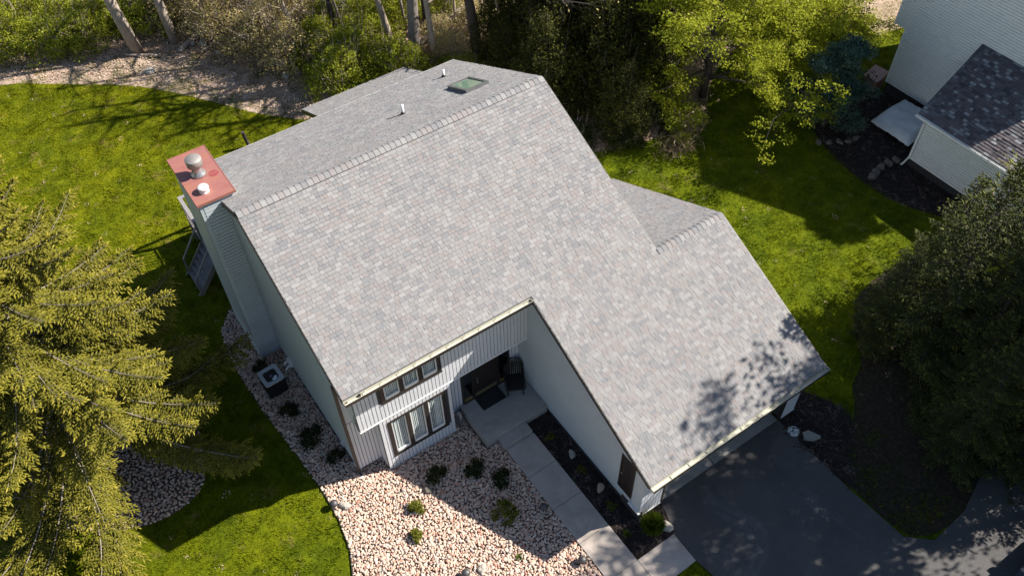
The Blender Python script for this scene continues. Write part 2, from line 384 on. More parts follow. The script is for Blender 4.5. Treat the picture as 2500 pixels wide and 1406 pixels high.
# ============================================================ SETTING: ground, lawn, beds, walks, driveway
sheet('ground', [(-400, -400), (400, -400), (400, 400), (-400, 400)], 0.0, m_floor)
def smooth_poly(P, it=2):
    P = [np.array(p, float) for p in P]
    for _ in range(it):
        Q = []
        for i in range(len(P)):
            a, b = P[i], P[(i+1) % len(P)]; Q += [a*.75+b*.25, a*.25+b*.75]
        P = Q
    return [tuple(p) for p in P]
lawn_poly = [(-60, -60), (70, -60), (70, 2), (44, 9), (31, 12), (27.5, 11.3), (24.6, 9.6), (23.6, 8.4), (22.9, 9.6), (19.2, 9.3), (16.5, 10.4),
             (13.5, 18), (9.5, 19.6), (7.4, 20.6), (5.6, 22.6), (4.3, 24.6), (2.6, 27.1), (.8, 29.2), (-1.4, 30.8), (-4.8, 33.4), (-9, 35), (-60, 38)]
sheet('lawn', lawn_poly, 0.012, m_lawn)
dirt_poly = smooth_poly([(-12, 35.6), (-4.9, 33.2), (-1.4, 30.5), (.8, 28.9), (2.6, 26.8), (4.3, 24.3), (5.6, 22.3), (7.6, 20.2), (10.5, 19.2), (12.5, 21.5), (9, 24.5), (6.4, 26.6), (5.2, 29.0), (3.4, 30.6), (1.3, 31.6), (-1.7, 33.0), (-4.9, 35), (-12, 37)], 1)
sheet('dirt_path', dirt_poly, 0.020, m_dirt)
edge = [(-2.6, -6), (-2.45, -4.2), (-1.98, -2.3), (-1.6, -1.4), (-1.40, -.2), (-1.36, 1.2), (-1.52, 3.4), (-1.74, 5.6), (-1.80, 7.5), (-1.74, 9.1), (-1.5, 10.2), (-.8, 11.0), (.2, 11.2)]
bed_poly = edge + [(.2, 1.2), (4.5, 1.2), (4.97, -.8), (4.97, -9.5), (-2.9, -12)]
rock_bed = sheet('rock_bed', bed_poly, 0.024, m_soil)
ring_poly = smooth_poly([(-4.6, 4.0), (-5.6, 3.45), (-7.2, 3.5), (-9.4, 4.9), (-10.9, 7.1), (-10.2, 9.6), (-7.5, 11.2), (-5.0, 10.6), (-4.0, 8.6), (-4.1, 6.0)], 2)
tree_ring = sheet('tree_ring', ring_poly, 0.024, m_soil)
mulch_poly = [(6.22, -.8), (7.3, -.8), (7.3, -6.15), (8.3, -6.15), (8.12, -6.7), (7.95, -7.25), (7.85, -7.32), (6.22, -7.32)]
sheet('mulch_bed', mulch_poly, 0.030, m_mulch)
mulch2 = smooth_poly([(13.9, -6.2), (15.0, -5.9), (15.7, -5.5), (16.2, -6.4), (16.6, -7.4), (16.0, -8.3), (15.1, -8.6), (14.6, -9.5), (14.15, -9.7), (13.9, -7.4)], 1)
needle_shade_poly = smooth_poly([(19.6, -5.0), (21.5, -3.4), (27, -3.8), (30, -8), (30, -13.5), (21, -12.6), (18.6, -12.0), (16.8, -12.55), (15.1, -12.5), (14.3, -11.9), (14.2, -9.6), (14.6, -8.6), (15.6, -8.2), (16.8, -7.6), (17.6, -6.6), (18.7, -6.3)], 2)  # needles under the spruces; driveway end is lawn shade painted as dark ground
sheet('needle_shade_bed', needle_shade_poly, 0.019, m_needle_shade)
sheet('mulch_patch', mulch2, 0.022, m_mulch)
mulch3 = smooth_poly([(26.8, 1.2), (27.2, 3.6), (28.3, 5.8), (31.5, 6.2), (33.2, 5.2), (33, 0), (31, -3.8), (28.2, -3.4), (26.9, -1.0)], 1)
sheet('shade_bed', mulch3, 0.022, m_mulch)
mulch4 = smooth_poly([(19.5, 9.2), (22.2, 8.6), (23.4, 7.8), (24.8, 9.3), (26.2, 10.6), (25, 12.5), (21, 12.5), (18.5, 11)], 1)
sheet('leaf_bed', mulch4, 0.018, m_floor)
drive_poly = [(7.86, -8.5), (7.9, -7.3), (8.12, -6.7), (8.3, -6.14), (14.1, -6.14), (14.1, -9.6), (14.25, -11.9), (15.0, -12.6), (16.7, -12.5), (18.6, -11.9), (20.5, -12.6), (34, -15), (34, -42), (8.6, -42), (8.4, -12), (8.05, -9.6)]
sheet('driveway', drive_poly, 0.060, m_asphalt)
wlk = struct(bpy.data.objects.new('sidewalk', None)); COL.objects.link(wlk)
ys = [-1.28, -2.70, -4.22, -5.74, -7.32, -8.50, -10.2]
for a, b in zip(ys[:-1], ys[1:]):
    m = MB(); m.box((4.97, b+.008, -.05), (6.22, a-.008, .118)); m.obj('slab', m_conc, wlk)
m = MB(); m.prism([(6.236, -7.325, -.05), (6.236, -8.49, -.05), (7.83, -8.46, -.05), (7.85, -7.325, -.05)], (0, 0, .17)); m.obj('slab', m_conc, wlk)
ap = struct(bpy.data.objects.new('garage_apron', None)); COL.objects.link(ap)
for x0, x1 in ((8.25, 10.82), (10.86, 14.05)):
    m = MB(); m.box((x0, -6.13, -.05), (x1, -4.7, .115)); m.obj('slab', m_apron, ap)
# lawn edging strip along the rock bed
m = MB()
for a, b in zip(edge[:-1], edge[1:]): m.bar((a[0], a[1], .03), (b[0], b[1], .03), .03, .09)
m.obj('bed_edging', simple('dark_edging', (.03, .03, .03), .6)); struct(bpy.data.objects['bed_edging'])

# ============================================================ HOUSE
SL = 0.464; HE = 6.319; D1 = 6.259; HR = HE+SL*D1; W = 12.0; D2 = 12.70; WI = 7.03; G = 6.557; WG = 15.08; YR = -.636; ZR = HE+SL*YR; YB = 5.327
zf = lambda y: HE+SL*y            # front slope height
zb = lambda y: HR-SL*(y-D1)       # back slope height
zg = lambda y: ZR-.475*(y-YR)     # garage back slope
house = thing('house', 'large two storey house with light grey shingle roof and a red capped chimney', 'house')
roof_th = .20
m = MB()
Lp = [(0,0),(WI,0),(WI,-G),(WG,-G),(WG,YR),(W,YR),(W,D1),(0,D1)]
m.prism([(x, y, zf(y)) for x, y in Lp], (0, 0, -roof_th))
m.prism([(0, D1, HR), (W, D1, HR), (W, D2, zb(D2)), (0, D2, zb(D2))], (0, 0, -roof_th))
m.prism([(W-.6, YR, ZR), (WG, YR, ZR), (WG, YB, zg(YB)), (W-.6, YB, zg(YB))], (0, 0, -roof_th))
SHX0, SHX1, SHY0, SHY1 = 6.33, 11.78, 12.75, 17.35
zs = lambda y: 3.2+SL*(SHY1-y)
m.prism([(SHX0, SHY0, zs(SHY0)), (SHX1, SHY0, zs(SHY0)), (SHX1, SHY1, zs(SHY1)), (SHX0, SHY1, zs(SHY1))], (0, 0, -roof_th))
roof = m.obj('roof', m_roofdeck, house)
# dark drip edges on rakes and eaves
def trim(name, segs, w, h, mat, parent, off=(0,0,0)):
    for p, q in segs:
        mm = MB(); mm.bar(np.array(p)+off, np.array(q)+off, w, h); mm.obj(name, mat, parent)
rk = []
def P3(f, x, y, d=-.105): return (x, y, f(y)+d)
trim('rake_board', [(P3(zf, -.012, .01), P3(zf, -.012, D1)), (P3(zb, -.012, D1), P3(zb, -.012, D2)), (P3(zf, W+.012, YR+.02), P3(zf, W+.012, D1)), (P3(zb, W+.012, D1), P3(zb, W+.012, D2)),
      (P3(zf, WI-.012, -G+.01), P3(zf, WI-.012, -.03)), (P3(zf, WG+.012, -G+.01), P3(zf, WG+.012, YR)), (P3(zg, WG+.012, YR), P3(zg, WG+.012, YB)),
      (P3(zs, SHX0-.012, SHY0+.02), P3(zs, SHX0-.012, SHY1)), (P3(zs, SHX1+.012, SHY0+.02), P3(zs, SHX1+.012, SHY1))], .03, .19, m_brown, roof)

# shingles: courses of raised tabs with real butts
EXPO = .142
WIDTHS = [.10, .14, .17, .20, .23, .28]
def course_tabs(x0, x1):
    out = []; x = x0 - random.random()*.2
    while x < x1:
        wd = random.choice(WIDTHS); a, b = max(x, x0), min(x+wd, x1)
        if b-a > .035: out.append((a, b))
        x += wd
    return out
def slope_tabs(intervals, y_low, y_up, f, ny=1):
    """yield (a, b, ylo, yhi, tone, thick) for a slope whose low edge is at y_low, courses going towards y_up"""
    dy = EXPO/math.sqrt(1+SL*SL); sgn = 1 if y_up > y_low else -1
    n = int(abs(y_up-y_low)/dy)+1
    for i in range(n):
        ya = y_low+sgn*i*dy; yb_ = y_low+sgn*min((i+1)*dy, abs(y_up-y_low))
        if abs(yb_-ya) < .02: continue
        for (x0, x1) in intervals((ya+yb_)/2):
            for a, b in course_tabs(x0, x1):
                yield a, b, ya, yb_, random.random()*.94, random.choice((.010, .014, .020, .024))
def tab_geo(mb, a, b, ya, yb_, f, tone, th):
    g = .0035*np.sign(b-a)
    za, zb_ = f(ya), f(yb_); n = np.array([0, -(f(1)-f(0)), 1.0]); n /= np.linalg.norm(n)
    p = [np.array((a+g, ya, za)), np.array((b-g, ya, za)), np.array((b-g, yb_, zb_)), np.array((a+g, yb_, zb_))]
    q = [p[0]+n*(th+.006), p[1]+n*(th+.006), p[2]+n*.006, p[3]+n*.006]
    fl = [[4,5,6,7],[0,1,5,4],[1,2,6,5],[3,0,4,7]] if (yb_ > ya) else [[7,6,5,4],[4,5,1,0],[5,6,2,1],[7,4,0,3]]
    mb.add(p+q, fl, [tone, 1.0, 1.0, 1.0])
ivf = lambda y: [(WI, WG)] if y < YR else ([(WI, W)] if y < 0 else [(0, W)])
front = list(slope_tabs(ivf, -G, D1-.14, zf))
def dist(t): return np.linalg.norm(np.array([(t[0]+t[1])/2, (t[2]+t[3])/2, zf(t[2])])-CAMPOS)
# the 300 tabs that show largest (width over distance) are parts of their own
order = sorted(range(len(front)), key=lambda i: -(front[i][1]-front[i][0])**.5/dist(front[i])**1.0)
near = set(order[:300])
fld = MB(); shared = {}
for i, t in enumerate(front):
    if i in near:
        a, b, ya, yb_, tone, th = t; key = (round(b-a, 3), round((yb_-ya), 3), int(tone*12), th)
        if key not in shared:
            mb = MB(); h = (b-a)/2; tab_geo(mb, -h, h, 0, yb_-ya, lambda y: SL*y, (int(tone*12)+.4)/12, th); shared[key] = mb.mesh('shingle', m_shingle)
        link('shingle', shared[key], roof, ((a+b)/2, ya, zf(ya)))
    else: tab_geo(fld, *t[:4], zf, t[4], t[5])
for t in slope_tabs(lambda y: [(0, W)], D2, D1+.14, zb): tab_geo(fld, *t[:4], zb, t[4], t[5])
for t in slope_tabs(lambda y: [(W-.55, WG)], YB, YR+.14, zg): tab_geo(fld, *t[:4], zg, t[4]*.8, t[5])
for t in slope_tabs(lambda y: [(SHX0, SHX1)], SHY1, SHY0+.02, zs): tab_geo(fld, *t[:4], zs, t[4], t[5])
o = fld.obj('shingle_field', m_shingle, roof); o['kind'] = 'stuff'
# ridge caps
def ridge(x0, x1, y, z, sb, dark=()):
    n = int((x1-x0)/.205); st = (x1-x0)/n; cache = {}
    for i in range(n):
        tone = random.random()*.9
        if i in dark: tone = .02
        kq = int(tone*8)
        if kq not in cache:
            mb = MB(); V = []; hw = .19
            prof = [(-hw, -hw*SL), (-hw*.5, -hw*.5*SL+.008), (-.03, -.004), (.03, -.004), (hw*.5, -hw*.5*sb+.008), (hw, -hw*sb)]
            for xx, lift in ((0, .024), (st*1.06, .008)):
                V += [(xx, py, pz+lift) for py, pz in prof]
            V += [(0, py, pz+.004) for py, pz in prof]
            k = len(prof)
            F = [(j, j+1, k+j+1, k+j) for j in range(k-1)] + [(2*k+j, 2*k+j+1, j+1, j) for j in range(k-1)]
            mb.add(V, np.array(F)[:, ::-1], [(kq+.4)/8]*(k-1)+[1.0]*(k-1)); cache[kq] = mb.mesh('ridge_cap', m_shingle)
        link('ridge_cap', cache[kq], roof, (x0+i*st, y, z+.014))
ridge(.02, W-.02, D1, HR, SL)
ridge(W-.02, WG-.01, YR, ZR, .475, dark=(1, 4, 8))
mb = MB(); mb.tube([(.42, D1-.19, HR-.065), (W-.9, D1-.19, HR-.065)], .012, 4); mb.obj('sealant_line', m_black, roof)
# gutters with brackets
def gutter(x0, x1, y, z, parent, spacing, label=None):
    gt = MB(); d, h, t = .17, .13, .012
    gt.box((x0, y-d, z-h), (x1, y, z-h+t)); gt.box((x0, y-t, z-h+t), (x1, y, z-.002)); gt.box((x0, y-d, z-h+t), (x1, y-d+t, z+.004))
    gt.box((x0, y-d+t, z-h+t), (x0+t, y-t, z)); gt.box((x1-t, y-d+t, z-h+t), (x1, y-t, z))
    go = gt.obj('gutter', m_gutter_in, parent)
    ft = MB(); ft.box((x0-.004, y-d-.010, z-h-.004), (x1+.004, y-d-.002, z+.012)); ft.obj('gutter_face', m_brown, go)
    n = int((x1-x0)/spacing)
    for i in range(n+1):
        x = x0+.15+i*(x1-x0-.3)/n; b = MB(); b.obox((x, y-d/2, z-.006), ((1, 0, 0), (0, 1, 0), (0, 0, 1)), (.012 if z > 4 else .02, d/2-.014, .004)); b.obj('gutter_bracket', m_strap, go)
    return go
gutter(.0, WI-.03, -.004, HE-.04, house, .60)
gutter(WI, WG+.05, -G-.004, zf(-G)-.04, house, .78)
mb = MB(); mb.box((0, D2+.004, zb(D2)-.16), (W, D2+.05, zb(D2)+.006)); mb.obj('gutter', simple('rear_gutter_grey', (.34, .34, .33), .5), house)
# body
XL = .13; XR = 11.88; YF = 1.14; YBK = 12.2
body = MB()
body.prism([(XL, YF, .18), (XL, YBK, .18), (XL, YBK, zb(YBK)-.22), (XL, D1, HR-.22), (XL, YF, zf(YF)-.22)], (XR-XL, 0, 0))
wall = body.obj('wall', m_lap, house)
fb = MB(); fb.box((XL+.03, YF+.03, -.2), (XR-.03, YBK-.03, .178)); fb.obj('foundation', m_found, house)
# lap siding strips
def clip_rows(poly, pitch):
    """rows of a convex outline given as (h, z); yields (h0a,h1a,z0,h0b,h1b,z1)"""
    P = np.array(poly, float); z0, z1 = P[:, 1].min(), P[:, 1].max()
    def span(z):
        xs = []
        for i in range(len(P)):
            a, b = P[i], P[(i+1) % len(P)]
            if (a[1]-z)*(b[1]-z) <= 0 and abs(a[1]-b[1]) > 1e-9: xs.append(a[0]+(z-a[1])/(b[1]-a[1])*(b[0]-a[0]))
            elif abs(a[1]-b[1]) <= 1e-9 and abs(a[1]-z) < 1e-9: xs += [a[0], b[0]]
        return (min(xs), max(xs)) if xs else None
    z = z0
    while z < z1-1e-3:
        zz = min(z+pitch, z1); a = span(z+1e-5); b = span(zz-1e-5)
        if a and b: yield a[0], a[1], z, b[0], b[1], zz
        z = zz
def lap_row(mb, r, org, hd, nm, d=.038):
    a0, a1, z0, b0, b1, z1 = r; org = np.array(org, float); hd = np.array(hd, float); nm = np.array(nm, float); up = np.array([0, 0, 1.])
    p = lambda h, z, o: org+hd*h+up*z+nm*o
    f = .76; am, bm = a0+(b0-a0)*f, a1+(b1-a1)*f; zm = z0+(z1-z0)*f; zn = z0+(z1-z0)*(f+.05)
    V = [p(a0, z0, .001), p(a1, z0, .001), p(a0, z0, d), p(a1, z0, d), p(am, zm, d*.92), p(bm, zm, d*.92), p(am, zn, .003), p(bm, zn, .003), p(b0, z1, .003), p(b1, z1, .003)]
    mb.add(V, [[0, 1, 3, 2], [2, 3, 5, 4], [4, 5, 7, 6], [6, 7, 9, 8]])
def lap(name, poly, pitch, org, hd, nm, mat, parent, pieces=False, stuff=True):
    if pieces:
        for r in clip_rows(poly, pitch):
            mb = MB(); lap_row(mb, r, org, hd, nm); mb.obj(name, mat, parent)
    else:
        mb = MB()
        for r in clip_rows(poly, pitch): lap_row(mb, r, org, hd, nm)
        o = mb.obj(name, mat, parent)
        if stuff: o['kind'] = 'stuff'
lap('lap_siding', [(YF, .2), (YBK, .2), (YBK, zb(YBK)-.23), (D1, HR-.23), (YF, zf(YF)-.23)], .135, (XL, 0, 0), (0, 1, 0), (-1, 0, 0), m_lap, wall)
# garage wing
GX0 = 7.23; GX1 = 14.88; GY = -6.17
gw = MB(); gw.prism([(GX0, YF-.02, .25), (GX0, GY, .25), (GX0, GY, zf(GY)-.22), (GX0, YF-.02, zf(YF)-.24)], (.12, 0, 0)); gwall = gw.obj('garage_wall', m_lap, house)
gw = MB(); gw.prism([(GX1-.12, GY, .15), (GX1-.12, 4.9, .15), (GX1-.12, 4.9, zg(4.9)-.22), (GX1-.12, YR, ZR-.22), (GX1-.12, GY, zf(GY)-.22)], (.12, 0, 0)); gw.obj('garage_wall', m_lap, house)
gw = MB(); gw.box((XR, 4.78, .15), (GX1-.121, 4.9, zg(4.9)-.22)); gw.obj('garage_wall', m_lap, house)
gf = MB(); gf.box((GX0-.012, GY-.02, -.2), (GX0+.12, 1.1, .248)); gf.box((GX0-.05, GY-.06, -.1), (GX0+.10, GY+.9, .52)); gf.box((GX1-.13, GY, -.2), (GX1, 4.9, .148)); gf.obj('foundation', m_found, house)
# lower wall follows the grade: siding starts higher at the porch
DY0, DY1, DZ0, DZ1 = -5.70, -4.98, .82, 3.04     # side door opening
def lapg(poly): lap('lap_siding', poly, .085, (GX0, 0, 0), (0, 1, 0), (-1, 0, 0), m_lap, gwall)
lapg([(YF-.02, .56), (DY1+.0, .56), (DY1, zf(DY1)-.23), (YF-.02, zf(YF)-.23)])
lapg([(DY1, DZ1+.0), (DY0, DZ1), (DY0, zf(DY0)-.23), (DY1, zf(DY1)-.23)])
lapg([(DY1, .56), (DY0, .56), (DY0, DZ0), (DY1, DZ0)])
flat = MB(); flat.prism([(GX0-.012, DY0, .54), (GX0-.012, GY, .54), (GX0-.012, GY, zf(GY)-.23), (GX0-.012, DY0, zf(DY0)-.23)], (.01, 0, 0)); flat.obj('corner_panel', m_lap, gwall)
sl = MB(); sl.box((GX0-.10, GY-.05, .50), (GX0-.016, DY0+.05, .555)); sl.obj('water_table', m_white, gwall)
dr = MB(); dr.box((GX0-.02, DY0+.06, DZ0+.04), (GX0+.02, DY1-.06, DZ1-.06)); sdoor = dr.obj('side_door', m_door, house)
fr = MB()
for a, b in (((GX0-.045, DY0, DZ0), (GX0-.003, DY0+.06, DZ1)), ((GX0-.045, DY1-.06, DZ0), (GX0-.003, DY1, DZ1)), ((GX0-.045, DY0+.06, DZ1-.06), (GX0-.003, DY1-.06, DZ1)), ((GX0-.045, DY0+.06, DZ0), (GX0-.003, DY1-.06, DZ0+.04))): fr.box(a, b)
fr.obj('door_frame', m_brown, sdoor)
pn = MB()
for a, b in (((DY0+.16, DZ0+.18), (DY1-.16, DZ0+1.0)), ((DY0+.16, DZ0+1.12), (DY1-.16, DZ1-.2))):
    for (u0, v0, u1, v1) in ((a[0], a[1], b[0], a[1]+.03), (a[0], b[1]-.03, b[0], b[1]), (a[0], a[1]+.03, a[0]+.03, b[1]-.03), (b[0]-.03, a[1]+.03, b[0], b[1]-.03)): pn.box((GX0-.032, u0, v0), (GX0-.021, u1, v1))
pn.obj('door_panel', simple('door_moulding', (.045, .038, .035), .4), sdoor)
kb = MB(); kb.lathe([(.0, 0), (.025, .0), (.03, .03), (.0, .045)], 10); kb.obj('door_knob', m_steel, sdoor, True, (GX0-.03, DY1-.12, DZ0+1.0)).rotation_euler = (0, -math.pi/2, 0)
# vertical boards helper (planks with open grooves over a dark backing)
PITCH = .142
def boards(x0, x1, z0, z1, y, parent, holes=(), top=None):
    bk = MB()
    xs = [x0]; 
    n = max(1, round((x1-x0)/PITCH)); p = (x1-x0)/n; cache = {}
    for i in range(n):
        a, b = x0+i*p, x0+(i+1)*p; segs = [(z0, z1)]
        for (hx0, hx1, hz0, hz1) in holes:
            if b > hx0+.02 and a < hx1-.02:
                ns = []
                for s0, s1 in segs:
                    if s0 < hz0: ns.append((s0, min(s1, hz0)))
                    if s1 > hz1: ns.append((max(s0, hz1), s1))
                segs = ns
        for s0, s1 in segs:
            if s1-s0 < .03: continue
            key = (round(s1-s0, 4))
            if key not in cache:
                mb = MB(); g = .0075; t = .022; w2 = p/2-g
                V = [(-w2, 0, 0), (w2, 0, 0), (-w2+.006, -t, 0), (w2-.006, -t, 0)]; h = s1-s0
                V += [(x_, y_, h) for x_, y_, _ in V]
                mb.add(V, [[2, 3, 7, 6], [0, 2, 6, 4], [3, 1, 5, 7], [0, 1, 3, 2], [4, 6, 7, 5]]); cache[key] = mb.mesh('board', m_board)
            link('board', cache[key], parent, ((a+b)/2, y, s0))
def holed_panel(name, x0, x1, z0, z1, y0, y1, hole, mat, parent):
    mb = MB()
    if hole:
        a, b, c, d = hole
        mb.box((x0, y0, z0), (a, y1, z1)); mb.box((b, y0, z0), (x1, y1, z1)); mb.box((a, y0, z0), (b, y1, c))
        if z1-d > .005: mb.box((a, y0, d), (b, y1, z1))
    else: mb.box((x0, y0, z0), (x1, y1, z1))
    return mb.obj(name, mat, parent)
JZ = 3.33; JX0 = .38; JX1 = 7.22; JY = .50; JTOP = HE-.02
UW = (1.34, 3.66, 4.27, 5.98); LW = (1.34, 3.66, .80, 3.06)
jet = holed_panel('upper_wall', JX0, JX1, JZ, JTOP, JY+.025, JY+.12, (UW[0]+.05, UW[1]-.05, UW[2]+.05, JTOP-.3), m_groove, house)
boards(JX0, JX1, JZ+.03, JTOP, JY+.024, jet, [UW])
mb = MB(); mb.box((JX0, JY+.121, JZ), (JX0+.06, YF-.002, zf(.5)-.25)); mb.obj('end_panel', m_siding, jet)
mb = MB(); mb.box((JX0, JY+.10, JZ-.03), (JX1, YF-.003, JZ-.001)); mb.obj('soffit', m_siding, jet)
mb = MB(); mb.box((JX0-.015, JY-.012, JZ-.035), (JX1, JY+.022, JZ+.028)); mb.obj('trim_strip', m_white, jet)
BX0, BX1 = 1.06, 3.91
bay = holed_panel('bay_wall', BX0, BX1, .02, JZ-.036, JY+.025, JY+.12, (LW[0]+.05, LW[1]-.05, LW[2]+.05, LW[3]-.05), m_groove, house)
boards(BX0, BX1, .02, JZ-.038, JY+.024, bay, [LW])
mb = MB(); mb.box((BX0, JY+.121, .02), (BX0+.06, YF-.002, JZ-.034)); mb.box((BX1-.06, JY+.121, .02), (BX1, YF-.002, JZ-.034)); mb.obj('end_panel', m_siding, bay)
rec = holed_panel('recess_wall', XL, BX0, .2, JZ-.034, YF-.03, YF-.002, None, m_groove, house); boards(XL, BX0-.002, .2, JZ-.034, YF-.03, rec)
ent = holed_panel('entry_wall', BX1, GX0, .5, JZ-.034, YF-.03, YF-.002, None, m_groove, house)
DX0, DX1 = 4.62, 6.75
boards(BX1+.002, DX0, .5, JZ-.034, YF-.03, ent); boards(DX1, GX0-.02, .5, JZ-.034, YF-.03, ent)
up = holed_panel('upper_side', XL, JX0, JZ-.03, zf(.9)-.25, YF-.03, YF-.002, None, m_siding, house)
# windows: thing > window > frame, mullion, sash, pane, blind slat
def window(x0, x1, z0, z1, y, parent):
    f = MB(); t = .15
    f.box((x0, y-.05, z0), (x0+t, y+.05, z1)); f.box((x1-t, y-.05, z0), (x1, y+.05, z1)); f.box((x0+t, y-.05, z0), (x1-t, y+.05, z0+.10)); f.box((x0+t, y-.05, z1-.10), (x1-t, y+.05, z1))
    f.box((x0-.02, y-.065, z0-.03), (x1+.02, y+.01, z0-.002))
    wi = f.obj('window', m_brown, parent)
    rm = MB(); rm.box((x0+.06, y+.36, z0+.06), (x1-.06, y+.38, z1-.06)); rm.obj('room_back', m_room, wi)
    n = 3; mw = .17; pw = (x1-x0-2*t-(n-1)*mw)/n; slat = None
    for i in range(n):
        a = x0+t+i*(pw+mw); b = a+pw
        if i < n-1: mb = MB(); mb.box((b, y-.045, z0+.10), (b+mw, y+.05, z1-.10)); mb.obj('mullion', m_brown, wi)
        s = MB(); u = .045
        s.box((a, y-.02, z0+.10), (a+u, y+.02, z1-.10)); s.box((b-u, y-.02, z0+.10), (b, y+.02, z1-.10)); s.box((a+u, y-.03, z0+.10), (b-u, y+.02, z0+.10+.13)); s.box((a+u, y-.02, z1-.14), (b-u, y+.02, z1-.10))
        s.obj('sash', m_white, wi)
        g = MB(); g.box((a+u, y-.004, z0+.23), (b-u, y+.004, z1-.14)); g.obj('pane', m_glass, wi)
        ns = 7
        for j in range(ns):
            if slat is None or abs(slat[1]-(z1-z0)) > 1e-6:
                q = MB(); q.box((-.029, -.002, z0+.14), (.029, .002, z1-.14)); slat = (q.mesh('blind_slat', m_curtain), z1-z0)
            o = link('blind_slat', slat[0], wi, (a+.05+(j+.5)*(pw-.1)/ns, y+.055+random.uniform(-.006, .006), 0)); o.rotation_euler = (0, 0, math.radians(random.uniform(4, 34)))
    return wi
window(*UW, JY+.03, house); window(*LW, JY+.03, house)
# front door with side lights
f = MB(); y = YF-.06
f.box((DX0, y-.05, .5), (DX0+.07, y+.03, JZ-.04)); f.box((DX1-.07, y-.05, .5), (DX1, y+.03, JZ-.04)); f.box((DX0+.07, y-.05, 2.95), (DX1-.07, y+.03, JZ-.04)); f.box((5.05, y-.05, .5), (5.13, y+.03, 2.95)); f.box((6.19, y-.05, .5), (6.27, y+.03, 2.95)); f.box((DX0+.07, y-.06, .5), (DX1-.07, y+.02, .55))
fd = f.obj('front_door', m_door, house)
m = MB(); m.box((5.13, y-.03, .55), (6.19, y+.01, 2.95)); m.obj('door_leaf', m_door, fd)
for a, b in ((4.70, 5.04), (6.28, 6.67)):
    m = MB(); m.box((a, y-.02, .78), (b, y-.01, 2.9)); m.obj('side_light', glass_mat('sidelight_glass', (.06, .06, .06), .05), fd)
    m = MB(); m.box((a, y-.028, .56), (b, y-.004, .77)); m.obj('kick_plate', m_brass, fd)
m = MB(); m.box((5.18, y-.042, .60), (6.14, y-.032, .80)); m.obj('kick_plate', simple('dull_brass', (.22, .19, .11), .4, .5), fd)
m = MB()
for z in (1.45, 1.58, 1.72): m.lathe([(.0, 0), (.03, 0), (.034, .03), (0, .05)], 10, (0, 0, 0)) if False else m.obox((5.30, y-.05, z), ((1, 0, 0), (0, 1, 0), (0, 0, 1)), (.022, .02, .03))
m.obj('door_handle', m_steel, fd)
# downspouts
def pipe(name, pts, r, mat, parent, n=8): mb = MB(); mb.tube(pts, r, n); return mb.obj(name, mat, parent, True)
mb = MB(); mb.box((.03, YF-.115, .12), (.13, YF-.035, 5.75)); mb.bar((.08, YF-.075, 5.72), (.10, -.05, 6.15), .09, .08); mb.bar((.08, YF-.075, .16), (.06, YF-.30, .05), .1, .08); ds = mb.obj('downspout', m_brown, house)
mb = MB(); mb.box((.0, YF-.36, .02), (.12, YF-.26, .10)); mb.obj('elbow', m_white, ds)
pipe('cable', [(JX0+.03, JY+.30, 4.35), (JX0-.02, JY+.22, 3.9), (JX0-.03, JY+.05, 3.42)], .012, m_black, house, 5)
mb = MB(); mb.lathe([(.05, 0), (.055, .08), (.03, .12)], 10, (.55, -.03, HE-.17)); mb.obj('gutter_outlet', m_brown, house)
# pvc vents on the left wall
mb = MB(); mb.tube([(XL, 6.75, .55), (-.10, 6.75, .55), (-.16, 6.75, .48)], .05, 8); mb.tube([(XL, 6.60, .45), (-.05, 6.60, .45), (-.22, 6.55, .34)], .05, 8); mb.box((-.02, 6.52, .35), (XL, 6.84, .66)); mb.obj('vent_elbow', m_white, house)
for yy in (2.35, 1.3):
    mb = MB(); mb.box((.04, yy-.07, .20), (XL-.02, yy+.07, .42)); mb.tube([(.08, yy, .2), (.08, yy, .0)], .025, 6); mb.obj('meter_box', m_siding, house)
# chimney > cap, flue, board ...
CX0, CX1, CY0, CY1, CT = -.72, .46, 7.92, 10.50, 8.70
mb = MB(); mb.box((CX0, CY0, 0), (CX1, CY1, CT)); ch = mb.obj('chimney', m_lap, house)
lap('siding_board', [(CX0+.10, .05), (CX1-.02, .05), (CX1-.02, CT-.06), (CX0+.10, CT-.06)], .152, (0, CY0, 0), (1, 0, 0), (0, -1, 0), m_lap, ch, pieces=True)
lap('lap_siding', [(CY0+.10, .05), (CY1-.1, .05), (CY1-.1, CT-.06), (CY0+.1, CT-.06)], .152, (CX0, 0, 0), (0, 1, 0), (-1, 0, 0), m_lap, ch)
mb = MB(); mb.box((CX0-.025, CY0-.025, .02), (CX0+.10, CY0+.10, CT-.02)); mb.box((CX0-.025, CY1-.10, .02), (CX0+.10, CY1+.025, CT-.02)); mb.box((CX1-.09, CY0-.02, 8.2), (CX1+.02, CY0+.09, CT-.02)); mb.box((CX0-.02, CY0-.03, CT-.10), (CX1+.03, CY1+.02, CT-.0)); mb.obj('corner_trim', m_lap, ch)
mb = MB(); mb.box((CX0-.09, CY0-.09, CT+.002), (CX1+.09, CY1+.09, CT+.05))
mb.box((CX0-.095, CY0-.095, CT-.05), (CX1+.095, CY0-.08, CT+.03)); mb.box((CX0-.095, CY0-.079, CT-.05), (CX0-.08, CY1+.095, CT+.03)); cap = mb.obj('chimney_cap', m_copper, ch)
mb = MB(); mb.box((CX0-.085, 9.02, CT+.0505), (CX1+.085, 9.05, CT+.062)); mb.box((CX0-.09, CY1+.06, CT+.0505), (CX1+.09, CY1+.09, CT+.060)); mb.box((CX1+.06, CY0-.08, CT+.0505), (CX1+.09, CY1+.05, CT+.060)); mb.obj('seam', m_copper, cap.parent)
mb = MB(); fx, fy = -.17, 9.28; mb.lathe([(.27, .05), (.25, .12), (.17, .20), (.16, .42), (.19, .44)], 28, (fx, fy, CT)); mb.obj('flue', m_steel, ch, True)
